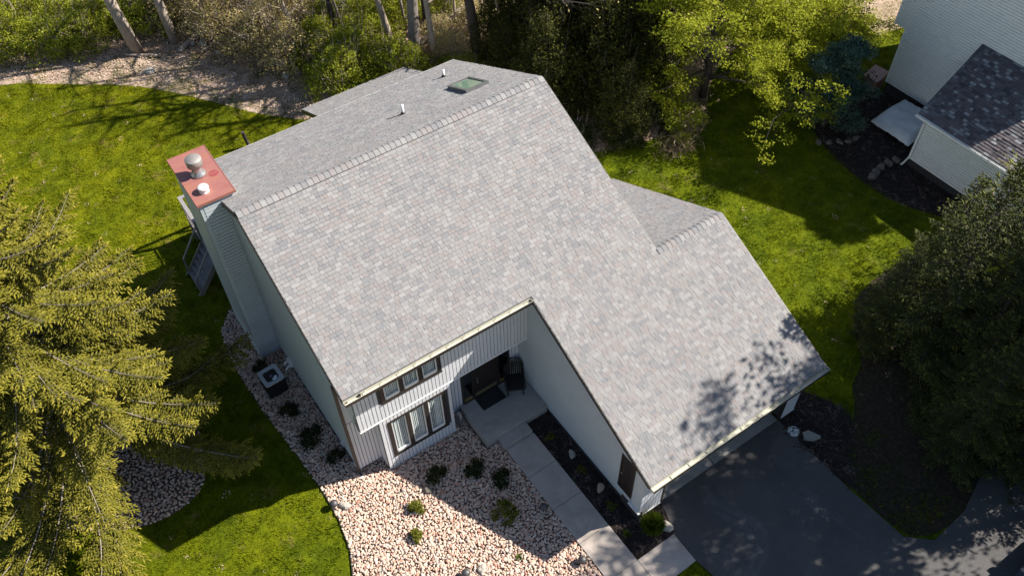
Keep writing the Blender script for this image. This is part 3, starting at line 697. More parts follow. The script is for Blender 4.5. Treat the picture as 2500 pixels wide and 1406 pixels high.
mb = MB(); mb.lathe([(.20, .42), (.265, .46), (.275, .72), (.262, .74), (.0, .752)], 32, (fx, fy, CT), close=False); mb.obj('flue_cap', simple('grey_metal_cap', (.30, .28, .265), .5, .4), ch, True)
mb = MB(); mb.lathe([(.165, .05), (.165, .10), (.15, .12), (.15, .16), (.175, .17), (.185, .24), (.16, .27), (.0, .285)], 28, (-.33, 8.36, CT), close=False); mb.obj('vent_cap', m_white, ch, True)
mb = MB(); mb.lathe([(.17, .052), (.17, .054)], 28, (.26, 9.02, CT)); mb.obj('old_flue_mark', simple('dark_red_patch', (.24, .055, .055), .5), ch)
# skylight and vent pipes on the back slope
def on_back(x, y, h=0): return np.array((x, y, zb(y)+h))
nb = np.array([0, SL, 1.0])/math.sqrt(1+SL*SL); sb_ = np.array([0, 1, -SL])/math.sqrt(1+SL*SL)
sk = bpy.data.objects.new('skylight', None); COL.objects.link(sk); sk.parent = house
cx, cy, hx, hy = 10.22, 8.59, .46, .72
C0 = on_back(cx, cy)
mb = MB()
for dx, dy, a, b in ((-hx, 0, .05, hy+.05), (hx, 0, .05, hy+.05)): mb.obox(C0+np.array([dx, 0, 0])+nb*.07, ((1, 0, 0), sb_, nb), (a, b, .07))
for dy in (-hy, hy): mb.obox(C0+sb_*dy+nb*.068, ((1, 0, 0), sb_, nb), (hx-.05, .05, .07))
mb.obj('frame', simple('grey_skylight_frame', (.15, .155, .16), .4, .4), sk)
mb = MB(); mb.obox(C0+nb*.10, ((1, 0, 0), sb_, nb), (hx-.05, hy-.05, .006)); mb.obj('pane', m_skyglass, sk)
mb = MB(); mb.obox(C0+nb*.022, ((1, 0, 0), sb_, nb), (hx-.05, hy-.05, .01)); mb.obj('shaft', simple('green_shade', (.30, .45, .36), .8), sk)
for i, (px, py, ph) in enumerate(((7.38, 8.66, .43), (10.48, 10.97, .34))):
    mb = MB(); b0 = on_back(px, py); mb.tube([b0-np.array([0, 0, .05]), b0+np.array([0, 0, ph])], .055, 14); pp = mb.obj('vent_pipe', simple('white_pvc', (.82, .82, .80), .4), house, True)
    mb = MB(); mb.tube([b0+np.array([0, .0, -.02]), b0+np.array([0, .0, .13])], [.12, .066], 14); mb.obj('boot', m_black, pp, True)
# garage front: piers with boards, header, recessed door panels
gfr = MB(); gfr.box((GX0+.12, GY+.02, .17), (8.22, GY+.10, zf(GY)-.22)); gfr.box((14.18, GY+.02, .17), (GX1-.121, GY+.10, zf(GY)-.22)); gfr.box((8.22, GY+.02, 2.62), (14.18, GY+.10, zf(GY)-.22)); gfr.box((8.12, GY+.101, .1), (8.22, -5.0, 2.62)); gfr.box((14.18, GY+.101, .1), (14.28, -5.0, 2.62))
gfo = gfr.obj('garage_front', m_groove, house)
boards(GX0+.0, 8.22, .20, zf(GY)-.24, GY+.019, gfo); boards(14.18, GX1, .20, zf(GY)-.24, GY+.019, gfo)
mb = MB(); mb.box((8.222, GY-.012, .12), (8.29, GY+.10, 2.62)); mb.box((14.11, GY-.012, .12), (14.178, GY+.10, 2.62)); mb.obj('corner_trim', m_brown, gfo)
mb = MB(); mb.box((GX0-.02, GY-.025, .15), (8.22, GY-.006, .197)); mb.box((14.18, GY-.025, .15), (GX1, GY-.006, .197)); mb.obj('sill_trim', m_white, gfo)
mb = MB(); mb.box((GX0+.12, GY+.0, -.1), (8.22, GY+.1, .148)); mb.box((14.18, GY, -.1), (GX1, GY+.1, .148)); mb.obj('foundation', m_found, house)
gd = MB(); gd.box((8.222, -5.05, .12), (14.178, -5.0, 2.62)); gdo = gd.obj('garage_door', m_board, house)
for r_ in range(4):
    for c_ in range(8):
        mb = MB(); mb.box((8.30+c_*.735, -5.075, .2+r_*.61), (8.30+c_*.735+.64, -5.052, .2+r_*.61+.48)); mb.obj('panel', m_board, gdo)
# porch, step (parts of the house)
mb = MB(); mb.box((4.46, -.80, 0), (7.2, YF-.08, .50)); po = mb.obj('porch', m_conc2, house)
mb = MB(); mb.box((4.93, -1.27, 0), (6.17, -.802, .33)); mb.obj('step', m_conc2, po)
# rear porch walls below the low roof
mb = MB(); mb.box((SHX0+.3, YBK+.02, .1), (SHX1-.3, SHY1-.4, 3.1)); mb.obj('rear_room', m_siding, house)
# ---- deck with stairs behind the chimney
dk = thing('deck', 'weathered grey wooden deck with railing and stairs behind the chimney', 'deck', (.45, 12.3, 0))
m_wood = simple('weathered_wood', (.20, .185, .18), .8, var=.2, scale=4)
DZ = 1.55
for i in range(11):
    mb = MB(); mb.box((-.9, .1+i*.3, DZ-.04), (5.8, .1+i*.3+.285, DZ)); mb.obj('floor_board', m_wood, dk)
mb = MB(); mb.box((-.9, .06, DZ-.26), (-.86, 3.45, DZ-.05)); mb.box((-.9, 3.41, DZ-.26), (5.8, 3.45, DZ-.05)); mb.obj('rim_joist', m_wood, dk)
for x, y in ((-.85, .15), (-.85, 1.7), (-.85, 3.38), (1.3, 3.38), (3.5, 3.38), (5.7, 3.38)):
    mb = MB(); mb.box((x-.06, y-.06, 0), (x+.06, y+.06, DZ+1.08)); mb.obj('post', m_wood, dk)
mb = MB(); mb.box((-.93, 1.62, DZ+1.081), (-.77, 3.48, DZ+1.13)); mb.box((-.77, 3.32, DZ+1.081), (5.8, 3.48, DZ+1.13)); mb.box((-.89, 1.70, DZ+.10), (-.83, 3.38, DZ+.16)); mb.obj('hand_rail', simple('pale_rail', (.22, .21, .21), .7), dk)
for i in range(9):
    mb = MB(); y = 1.82+i*.18; mb.box((-.88, y, DZ+.16), (-.84, y+.04, DZ+1.08)); mb.obj('baluster', m_wood, dk)
for i in range(5):
    mb = MB(); z = DZ-.05-.26*(i+1); mb.box((-.93-.2*(i+1), .2, z-.04), (-.90-.2*i, 1.6, z)); mb.obj('tread', m_wood, dk)
for yy in (.16, 1.62):
    mb = MB(); mb.bar((-.9, yy, DZ-.15), (-1.95, yy, .02), .05, .24); mb.obj('stringer', m_wood, dk)
    mb = MB(); mb.bar((-.9, yy, DZ+.85), (-1.9, yy, 1.0), .09, .05); mb.box((-1.93, yy-.04, 0), (-1.85, yy+.04, 1.02)); mb.obj('stair_rail', m_wood, dk)

# ============================================================ SMALL THINGS ROUND THE HOUSE
# air conditioner
ac = thing('air_conditioner', 'black air conditioning unit with grey rounded top on the rock bed beside the house wall', 'air conditioner', (-.88, 6.26, 0), math.radians(3))
def rrect(hx, hy, r, n=6):
    out = []
    for cx_, cy_, a0 in ((hx-r, hy-r, 0), (-hx+r, hy-r, 90), (-hx+r, -hy+r, 180), (hx-r, -hy+r, 270)):
        out += [(cx_+r*math.cos(math.radians(a0+90*i/n)), cy_+r*math.sin(math.radians(a0+90*i/n))) for i in range(n+1)]
    return out
rr = rrect(.40, .43, .11)
mb = MB(); mb.prism([(x*.98, y*.98, .06) for x, y in rr], (0, 0, .80)); mb.obj('casing', m_black, ac)
for i in range(14):
    mb = MB(); z = .12+i*.05; mb.prism([(x*.995, y*.995, z) for x, y in rr], (0, 0, .012)); mb.obj('fin', m_black, ac)
mb = MB(); N = 28; outer = []; 
for i in range(N):
    a = 2*math.pi*i/N
    best = min(rr, key=lambda p: abs(((math.atan2(p[1], p[0])-a+math.pi) % (2*math.pi))-math.pi)); outer.append(best)
V = [(x, y, .86) for x, y in rr]; nr = len(rr); Rr = .325
inn = [(Rr*math.cos(math.atan2(y, x)), Rr*math.sin(math.atan2(y, x))) for x, y in rr]
V = [(x, y, .86) for x, y in rr]+[(x, y, .90) for x, y in rr]+[(x*.985, y*.985, .915) for x, y in rr]+[(x, y, .905) for x, y in inn]+[(x, y, .80) for x, y in inn]
F = []
for lv in range(4):
    for i in range(nr): F.append((lv*nr+i, lv*nr+(i+1) % nr, (lv+1)*nr+(i+1) % nr, (lv+1)*nr+i))
mb.add(V, np.array(F)); mb.obj('top_cover', simple('grey_ac_top', (.44, .46, .48), .5, .2), ac)
mb = MB(); mb.lathe([(.325, .79), (.0, .79)], 28, close=False); mb.obj('fan_well', m_room, ac)
for i in range(5):
    mb = MB(); a = i*2*math.pi/5; d = np.array([math.cos(a), math.sin(a), 0]); t = np.array([-d[1], d[0], .35]); t /= np.linalg.norm(t)
    mb.obox(d*.18+np.array([0, 0, .83]), (d, t, np.cross(d, t)), (.12, .055, .004)); mb.obj('fan_blade', simple('fan_grey', (.10, .10, .105), .5), ac)
mb = MB(); mb.lathe([(.06, .82), (.06, .875), (0, .885)], 14, close=False); mb.obj('fan_motor', simple('fan_hub', (.16, .16, .165), .5), ac)
for r_ in (.10, .16, .22, .28):
    mb = MB(); a = np.linspace(0, 2*np.pi, 25); mb.tube(np.stack([r_*np.cos(a), r_*np.sin(a), np.full(25, .90)], 1), .005, 4); mb.obj('guard_ring', m_black, ac)
mb = MB(); mb.prism([(x*1.03, y*1.03, .02) for x, y in rr], (0, 0, .035)); mb.obj('base_pan', simple('ac_base', (.22, .20, .18), .6), ac)
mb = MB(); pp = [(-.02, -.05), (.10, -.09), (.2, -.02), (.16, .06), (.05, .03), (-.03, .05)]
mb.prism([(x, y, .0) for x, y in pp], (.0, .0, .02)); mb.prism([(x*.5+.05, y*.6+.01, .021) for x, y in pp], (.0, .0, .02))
o = mb.obj('sky_glint', simple('bluish_white_glint', (.62, .72, .82), .7)); o.location = (-.86, 6.03, .906); o.rotation_euler = (0, 0, .5); tag(o, 'bluish white piece standing for sky reflected in the grille of the air conditioner', 'painted reflection')  # sky reflection on the grille, built as a pale bluish flat shape

# porch chair
cr = thing('porch_chair', 'black high backed patio chair in the corner of the shaded front porch', 'chair', (6.62, .52, .50), math.radians(-28))
mb = MB(); mb.prism([(x, y, .40) for x, y in rrect(.36, .36, .12)], (0, 0, .10)); mb.obj('seat', m_black, cr)
for x in (-.30, .30):
    for y in (-.30, .30): mb = MB(); mb.bar((x, y, 0), (x*.96, y*.96, .40), .05); mb.obj('leg', m_black, cr)
    mb = MB(); mb.tube([(x*1.15, -.32, .42), (x*1.2, -.34, .62), (x*1.2, -.1, .68), (x*1.18, .2, .70), (x*1.1, .36, .66)], .035, 8); mb.obj('armrest', m_black, cr, True)
mb = MB(); a = np.linspace(0, np.pi, 15); arch = [(-.36, .34, .46)]+[(.36*-math.cos(t), .36+.16*(.55+math.sin(t)*.55), .92+.36*math.sin(t)) for t in a]+[(.36, .34, .46)]; mb.tube(arch, .035, 8); mb.obj('back_frame', m_black, cr, True)
for i in range(9):
    x = -.30+i*.075; h = .90+.34*math.sqrt(max(0, 1-(x/.36)**2)); mb = MB(); mb.bar((x, .34, .48), (x, .42+.1*(h-.9), h), .055, .02, up=(0, 1, 0)); mb.obj('back_slat', m_black, cr)
# door mat
mt = thing('door_mat', 'black rectangular door mat in front of the dark entry door', 'door mat', (5.62, .72, .502))
mb = MB(); mb.box((-.52, -.34, .002), (.52, .34, .018)); mb.obj('mat', simple('mat_rubber', (.017, .016, .017), .85, var=.3, grain=60), mt)
mb = MB()
for a, b in (((-.52, -.34), (.52, -.30)), ((-.52, .30), (.52, .34)), ((-.52, -.30), (-.48, .30)), ((.48, -.30), (.52, .30))): mb.box((a[0], a[1], .0185), (b[0], b[1], .026))
mb.obj('border', m_black, mt)
# path lights
def path_light(loc, label):
    t = thing('path_light', label, 'path light', (loc[0], loc[1], .03), 0, 'dome path lights in the rock bed')
    mb = MB(); mb.tube([(0, 0, 0), (0, 0, .26)], .022, 8); mb.obj('stake', m_black, t)
    mb = MB(); mb.lathe([(.15, .245), (.155, .26), (.13, .33), (.08, .375), (0, .39)], 20, close=False); mb.lathe([(.0, .25), (.15, .245)], 20, close=False); mb.obj('dome', simple('bronze_dome', (.075, .072, .074), .5, .3), t, True)
    mb = MB(); mb.lathe([(.04, .19), (.045, .24)], 10); mb.obj('lens', m_white, t)
path_light((-1.28, .38), 'dark dome path light on the rocks beside the curved lawn edge')
path_light((1.2, -4.42), 'dark dome path light at the bottom of the photo among sunlit rocks')
path_light((4.66, -6.3), 'dark dome path light on the rocks beside the sidewalk, near the sunlit slabs')
path_light((4.72, -4.0), 'dark dome path light on the shaded rocks beside the sidewalk')
# rocks
def rock(name, loc, size, mat, seed, label=None, cat='rock', group=None, flat=.5, parent=None):
    r = np.random.default_rng(seed); mb = MB(); n, mrows = 12, 7; V = []
    ph = r.uniform(0, 6, 6)
    for i in range(mrows):
        t = math.pi*i/(mrows-1)
        for j in range(n):
            a = 2*math.pi*j/n; rad = 1+.16*math.sin(2*a+ph[0])+.12*math.sin(3*a+ph[1]+t)+.10*math.sin(5*a+ph[2]+2*t)+r.uniform(-.06, .06)
            st = math.sin(t)**.7
            V.append((size[0]*rad*st*math.cos(a), size[1]*rad*st*math.sin(a), size[2]*math.copysign(abs(math.cos(t))**.7, math.cos(t))*(1+.1*math.sin(a+ph[3]))))
    F = [(i*n+j, i*n+(j+1) % n, (i+1)*n+(j+1) % n, (i+1)*n+j) for i in range(mrows-1) for j in range(n)]
    mb.add(V, np.array(F)[:, ::-1]); o = mb.obj(name, mat, parent, False, loc); o.rotation_euler = (0, 0, r.uniform(0, 6))
    if label: tag(o, label, cat, group)
    return o
rock('landscape_rock', (6.85, -2.83, .09), (.17, .12, .12), m_rock, 3, 'pale grey rock in the dark mulch nearest the porch')
rock('landscape_rock', (6.87, -4.50, .09), (.20, .12, .13), simple('tan_stone', (.40, .30, .21), .9), 4, 'tan rock in the dark mulch below the side door')
rock('landscape_rock', (-.98, .18, .10), (.16, .20, .12), m_rock, 5, 'pale flat rock beside the path light at the lawn edge')
rock('landscape_rock', (1.75, -4.55, .10), (.18, .14, .12), m_rock, 6, 'white rock at the foot of the path light at the bottom of the photo')
rock('landscape_rock', (1.75, -1.02, .10), (.16, .16, .12), m_rockd, 8, 'grey rock behind the sunlit round shrub')
rock('landscape_rock', (7.78, -6.93, .10), (.36, .16, .13), m_rock, 9, 'long pale rock leaning beside the feathery green bush')
mb = MB(); st = [(-.30, .02), (-.12, .26), (.12, .20), (.30, -.22), (.24, -.30), (-.08, -.22)]
mb.prism([(x, y, 0) for x, y in st], (0, 0, .09)); mb.prism([(x*.93, y*.93, .09) for x, y in st], (0, 0, .02)); o = mb.obj('flat_stone', simple('flat_stone', (.26, .25, .215), .85, grain=12)); o.location = (14.55, -7.33, .03); tag(o, 'flat triangular tan stone beside the round white disc', 'stone')
dsx = thing('round_plaque', 'round white disc with dark markings lying on the mulch beside the driveway', 'plaque', (14.22, -6.83, .03))
mb = MB(); mb.lathe([(.22, 0), (.225, .03), (.21, .045), (0, .045)], 32, close=False); mb.obj('disc', simple('white_disc', (.55, .58, .58), .6), dsx)
mb = MB(); a = np.linspace(.15, 1.35, 9)
mb.tube(np.stack([.14*np.cos(a), .14*np.sin(a), np.full(9, .05)], 1), [.006, .016, .025, .03, .03, .03, .025, .016, .006], 6)
mb.tube([(-.15, .06, .05), (-.06, .02, .05), (.02, .06, .05), (.06, .02, .05)], [.012, .02, .018, .01], 6); mb.tube([(-.02, .05, .05), (.0, -.03, .05), (.03, -.12, .05)], [.016, .014, .01], 6); mb.tube([(.08, -.12, .05), (.12, -.09, .05)], [.018, .016], 6); mb.tube([(-.12, -.05, .05), (-.07, -.09, .05), (-.06, -.04, .05)], .012, 6)
mb.obj('marking', m_black, dsx, True)
o = MB().tube([(4.13, 20.25, 0), (4.02, 20.27, 1.0)], [.10, .09], 10).obj('short_post', m_bark_dark); tag(o, 'short dark round post standing on the lawn just above the roof edge', 'post')
o = MB().tube([(6.72, 21.5, 0), (6.66, 21.5, .9)], .02, 6).obj('thin_stake', m_bark_dark); tag(o, 'thin dark stake at the lawn edge in front of the woods', 'stake')
# hose reel beside the bay wall
o = MB(); o.box((4.10, .55, .1), (4.24, .72, .85)); o.tube([(4.17, .52, .95), (4.12, .42, .75), (4.2, .42, .45), (4.12, .45, .2)], .018, 6); o = o.obj('hose_bracket', m_steel, house)

# ============================================================ PLANTS
def leaf_quads(mb, C, size, tone, up_bias=.35, r=rng, asp=.55):
    """folded leaf quads at centres C"""
    n = len(C); N = r.normal(size=(n, 3)); N[:, 2] = np.abs(N[:, 2])+up_bias; N /= np.linalg.norm(N, axis=1)[:, None]
    A = np.cross(N, r.normal(size=(n, 3))); A /= np.linalg.norm(A, axis=1)[:, None]+1e-9; B = np.cross(N, A)
    s = (size*r.uniform(.6, 1.3, n))[:, None]
    V = np.stack([C-A*s, C+B*s*asp, C+A*s, C-B*s*asp], 1).reshape(-1, 3)
    F = np.arange(4*n).reshape(n, 4); mb.add(V, F, tone)
def shrub_geo(seed, R, H, nclump, nleaf, size, base=.12, stems=7, flat=.85, clump_r=.34, spread=1.0):
    r = np.random.default_rng(seed); lf, st = MB(), MB(); C = []
    for i in range(nclump):
        a = r.uniform(0, 2*np.pi); q = r.uniform(0, 1)**.55; z = r.uniform(base, 1)
        rad = R*q*math.sqrt(max(.05, 1-((z-.35)/.68)**2))*spread
        C.append((rad*math.cos(a), rad*math.sin(a), H*z*(.95-.25*(q**2)*(1 if z > .5 else .2))))
    C = np.array(C); per = nleaf//nclump
    for c in C:
        k = max(3, int(per*r.uniform(.5, 1.5))); cr = clump_r*R*r.uniform(.6, 1.25)
        d = r.normal(size=(k, 3)); d /= np.linalg.norm(d, axis=1)[:, None]; d *= (r.uniform(.35, 1, k)**.6)[:, None]*cr; d[:, 2] *= flat*.8
        P = c+d; P[:, 2] = np.maximum(P[:, 2], .05)
        leaf_quads(lf, P, size, np.clip(r.normal(.5, .2, k), 0, 1), r=r)
    for i in range(stems):
        c = C[r.integers(len(C))]; m_ = c*np.array([.45, .45, .55])+r.normal(size=3)*.06*R
        st.tube([(r.normal()*.05*R, r.normal()*.05*R, -.02), m_, c], [.022*H**.7, .015*H**.7, .005*H**.7], 5)
    for i in range(stems if H > 1.8 else 0):
        a = r.uniform(0, 6.28); q = r.uniform(.1, .9)*R; hh = H*r.uniform(.8, 1.35); b = np.array([q*.5*math.cos(a), q*.5*math.sin(a), 0]); e = np.array([q*math.cos(a)+r.normal()*.2, q*math.sin(a)+r.normal()*.2, hh]); st.tube([b, (b+e)/2+r.normal(size=3)*.08, e], [.016, .011, .004], 3, cap=False)
    for i in range(stems*4):
        c = C[r.integers(len(C))]; e = c+r.normal(size=3)*np.array([.35, .35, .3])*R*.8; st.tube([c*.6+np.array([0, 0, .05]), (c+e)/2, e], [.010*H**.7, .007*H**.7, .003*H**.7], 3, cap=False)
    return lf, st
_shr = {}
def shrub(kind, mat, geo_args, name, label, cat, loc, sc=(1, 1, 1), rz=None, group=None, bark=None):
    if kind not in _shr:
        lf, st = shrub_geo(*geo_args); _shr[kind] = (lf.mesh('foliage', mat), st.mesh('stem', bark or m_bark_tan, True))
    t = thing(name, label, cat, loc, random.uniform(0, 6.28) if rz is None else rz, group); t.scale = sc
    link('foliage', _shr[kind][0], t); link('stem', _shr[kind][1], t); return t
BOX = (21, .30, .42, 42, 1500, .032, .05, 5, .9, .34)
BX_ = [((1.03, -1.40), 'bright green round shrub in the sunlit rocks, nearer the house', (1.0, 1.0, 1)), ((.50, -2.28), 'small bright green shrub in the sunlit rocks, nearer the bottom of the photo', (.85, .85, .95))]
for (x, y), lb, s in BX_: shrub('box', m_boxwood, BOX, 'round_shrub', lb, 'shrub', (x, y, .03), s, group='round shrubs in the rock bed')
for (x, y), lb in (((2.31, -.72), 'dark shaded shrub on the rocks nearest the bay window'), ((3.57, -1.30), 'dark shaded shrub on the rocks nearest the porch step'), ((4.15, -2.2), 'dark shaded shrub on the rocks beside the sidewalk')):
    shrub('boxd', m_dkgreen, (22, .38, .5, 40, 1500, .035, .05, 6, .9, .34), 'round_shrub', lb, 'shrub', (x, y, .03), group='round shrubs in the rock bed')
shrub('open', m_boxwood, (23, .48, .62, 26, 1100, .045, .1, 10, .9, .26, 1.0), 'open_shrub', 'larger loose green shrub on the edge of the house shadow in the rocks', 'shrub', (3.50, -3.36, .03))
for (x, y), lb in (((6.62, -1.75), 'faint yellow green plant in the dark mulch nearest the porch'), ((6.72, -3.55), 'faint yellow green plant in the dark mulch halfway along the wall'), ((6.78, -5.25), 'faint yellow green plant in the dark mulch below the side door')):
    shrub('perennial', m_boxwood, (24, .22, .16, 22, 260, .03, .1, 3, .6, .3), 'low_plant', lb, 'plant', (x, y, .03), group='low plants in the mulch bed')
for (x, y), lb, s in (((-.75, 3.35), 'dark shaded low shrub in the rocks halfway along the left wall', 1.25), ((-.9, 4.9), 'dark shaded low shrub in the rocks in front of the air conditioner', 1.0), ((-.35, 2.1), 'dark shaded low shrub in the rocks near the front left corner', .9), ((-1.0, 7.5), 'dark shaded low shrub in the rocks behind the air conditioner', .8)):
    shrub('boxd', m_dkgreen, None, 'round_shrub', lb, 'shrub', (x, y, .03), (s, s, s*.8), group='round shrubs in the rock bed')
# feathery bush by the garage corner: many arching needles
def tuft_bush(seed, R, H, n, w):
    r = np.random.default_rng(seed); mb = MB()
    a = r.uniform(0, 2*np.pi, n); q = r.uniform(0, 1, n)**.6; L = H*r.uniform(.55, 1.05, n)
    b = np.stack([R*.35*q*np.cos(a), R*.35*q*np.sin(a), np.full(n, 0.02)], 1)
    tip = np.stack([R*q*np.cos(a), R*q*np.sin(a), L*(1-.45*q**2)], 1)+r.normal(size=(n, 3))*.04*R; mid = (b+tip)/2+np.array([0, 0, .12*H])
    s = np.stack([-np.sin(a+r.normal(size=n)), np.cos(a+r.normal(size=n)), np.zeros(n)], 1)*w
    V = np.stack([b-s*.5, b+s*.5, mid+s, mid-s, tip], 1).reshape(-1, 3); i = np.arange(n)*5
    tn = np.clip(r.normal(.5, .22, n), 0, 1); mb.add(V, [np.stack([i, i+1, i+2, i+3], 1), np.stack([i+3, i+2, i+4], 1)], .5); mb.T = [tn, tn]; return mb
t = thing('feathery_bush', 'bright green feathery bush beside the garage corner and driveway', 'bush', (7.38, -6.72, .03))
tuft_bush(31, .50, .95, 1500, .016).obj('foliage', m_fern, t); mb = MB()
for i in range(6): mb.tube([(random.gauss(0, .04), random.gauss(0, .04), 0), (random.gauss(0, .15), random.gauss(0, .15), .5)], [.015, .006], 5)
mb.obj('stem', m_bark_tan, t)
for (x, y), lb in (((3.05, -4.95), 'small spiky green plant in the rocks at the corner of the house shadow'), ((6.55, -6.4), 'tiny spiky green plant in the mulch beside the sunlit slabs')):
    t = thing('spiky_plant', lb, 'plant', (x, y, .03), 0, 'spiky plants in the beds'); tuft_bush(33, .2, .2, 90, .012).obj('foliage', m_fern, t)

# conifers
def spruce_geo(seed, H, R, whorl=.40, nb=6, twig=.19, shoot=.16, droop=1.0, z0=.05, power=.78, gap=None, fine=.068):
    r = np.random.default_rng(seed); lf, wd, tr = MB(), MB(), MB()
    tr.tube([(0, 0, -.1), (0, 0, H*.5), (0, 0, H*.98)], [.028*H**.9*.5, .016*H**.9*.5, .01], 8)
    Bs, Ds, Ls, Ts, Ws = [], [], [], [], []
    z = z0*H
    while z < H*.985:
        u = z/H; n = nb if u < .9 else 4
        for i in range(n):
            a = 2*np.pi*(i+r.uniform(-.35, .35))/n + z*2.4
            L = R*((1-u)**power)*r.uniform(.72, 1.12)+.12
            if gap and u < .42 and abs((math.degrees(a)-gap[0]+180) % 360-180) < gap[1]: L *= gap[2]
            el = math.radians(-8-14*(1-u)*droop+55*max(0, u-.55)/.45+r.normal()*5)
            k = 8; s = np.linspace(0, 1, k); d0 = np.array([math.cos(a), math.sin(a), 0])
            rad = L*s*math.cos(el); zz = z+r.uniform(-.1, .1)+L*(s*math.sin(el)-.10*droop*np.sin(np.pi*s*.9)*(1-u)+.16*s**3*(1-.4*u))
            P = d0*rad[:, None]; P[:, 2] = zz
            sd = np.array([-d0[1], d0[0], 0.]); P += sd*(r.normal()*.06*L*s**2)[:, None]
            wd.tube(P, np.linspace(.010+.008*L, .004, k), 4, cap=False)
            nt_ = max(3, int(L*.9/twig)); tt = np.linspace(.14 if L < 1.2 else .26, .985, nt_)
            for j, t in enumerate(tt):
                p = np.array([np.interp(t, s, P[:, q]) for q in range(3)])
                tg = np.array([np.interp(min(t+.05, 1), s, P[:, q])-np.interp(t-.05, s, P[:, q]) for q in range(3)]); tg /= np.linalg.norm(tg)
                for sg in ((-1, 1, 0) if droop > 1.1 else (-1, 1)):
                    l = (.10+.34*L*(1-t)**.7*min(1, (t+.15)*1.8))*r.uniform(.6, 1.15); l = min(l, .95)
                    if sg == 0:
                        l = min(l*.75, .5)*r.uniform(.6, 1.1); dd = tg*r.uniform(.2, .7)+sd*r.normal()*.45+np.array([0, 0, -r.uniform(.5, 1.0) if r.uniform() < .75 else .35]); dd /= np.linalg.norm(dd)
                    else:
                        dd = tg*r.uniform(.45, .8)+sd*sg*r.uniform(.6, .9)+np.array([0, 0, -r.uniform(.10, .65)*droop*(1-.5*u)]); dd /= np.linalg.norm(dd)
                    e = p+dd*l; wd.tube([p, e], [.005, .002], 3, cap=False)
                    m_ = max(2, int(l/fine)); q = (np.arange(m_)+.6)/m_
                    Bs.append(p+dd*(q*l)[:, None])
                    ss = np.where(np.arange(m_) % 2, 1, -1)[:, None]; cr_ = np.cross(dd, [0, 0, 1]); cr_ /= np.linalg.norm(cr_)+1e-9
                    di = dd*.75+ss*cr_*r.uniform(.45, .85, (m_, 1))+np.stack([np.zeros(m_), np.zeros(m_), r.uniform(-.35, .25, m_)], 1); di[-1] = dd
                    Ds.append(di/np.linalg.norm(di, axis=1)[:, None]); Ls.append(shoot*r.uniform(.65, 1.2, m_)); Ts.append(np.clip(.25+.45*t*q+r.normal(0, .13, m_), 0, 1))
            Bs.append(P[-1:]); Ds.append((P[-1:]-P[-2:-1])/np.linalg.norm(P[-1]-P[-2])); Ls.append(np.array([shoot*1.2])); Ts.append(np.array([.85]))
        z += whorl*(1-.45*u)
    Bs.append(np.array([[0, 0, H*.95]])); Ds.append(np.array([[0, 0, 1.]])); Ls.append(np.array([.5])); Ts.append(np.array([.8]))
    B = np.concatenate(Bs); D = np.concatenate(Ds); L = np.concatenate(Ls)[:, None]; T = np.concatenate(Ts); n = len(B)
    ref = r.normal(size=(n, 3)); X = np.cross(D, ref); X /= np.linalg.norm(X, axis=1)[:, None]+1e-9; Y = np.cross(D, X); wv = .022+.065*L
    mid = B+D*L*.42
    V = np.stack([B-D*.02, mid+X*wv, mid+Y*wv, mid-X*wv, mid-Y*wv, B+D*L], 1).reshape(-1, 3); i = np.arange(n)*6
    Fs = []
    for a, b in ((1, 2), (2, 3), (3, 4), (4, 1)): Fs += [np.stack([i, i+b, i+a], 1), np.stack([i+5, i+a, i+b], 1)]
    lf.V.append(V); lf.n = len(V); lf.F = Fs; lf.T = [T]*8
    return lf, wd, tr
def cones(seed, H, R, n):
    r = np.random.default_rng(seed); out = []
    return out
def conifer_parts(t, geo, mat):
    lf, wd, tr = geo
    link('crown', lf, t); link('branches', wd, t); link('trunk', tr, t)
def conifer_meshes(seed, H, R, mat, twig_mat=None, **kw):
    lf, wd, tr = spruce_geo(seed, H, R, **kw)
    return lf.mesh('crown', mat), wd.mesh('branches', twig_mat or m_twig, True), tr.mesh('trunk', m_bark_dark, True)
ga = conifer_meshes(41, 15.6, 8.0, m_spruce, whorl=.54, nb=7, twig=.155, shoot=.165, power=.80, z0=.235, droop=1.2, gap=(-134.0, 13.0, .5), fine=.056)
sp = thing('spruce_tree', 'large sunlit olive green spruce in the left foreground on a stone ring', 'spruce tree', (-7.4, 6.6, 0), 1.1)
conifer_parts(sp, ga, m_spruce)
m_cone = simple('pinkish_cone', (.42, .27, .20), .7)
cmb = MB(); cmb.lathe([(.0, 0), (.028, .02), (.036, .07), (.03, .13), (.0, .17)], 8, close=False); cme = cmb.mesh('cone', m_cone, True)
for i in range(26):
    a = random.uniform(0, 6.28); u = random.uniform(.84, .985); rr_ = 8.0*(1-u)**.80*random.uniform(.35, .8)
    o = link('cone', cme, sp, (rr_*math.cos(a), rr_*math.sin(a), 15.6*u-.05)); o.rotation_euler = (math.pi+random.uniform(-.4, .4), random.uniform(-.4, .4), 0); o.scale = (1.3, 1.3, 1.3)
gb = conifer_meshes(42, 10.0, 3.2, m_spruce_dk, m_bark_dark, whorl=.60, nb=6, twig=.19, shoot=.20, power=.95)
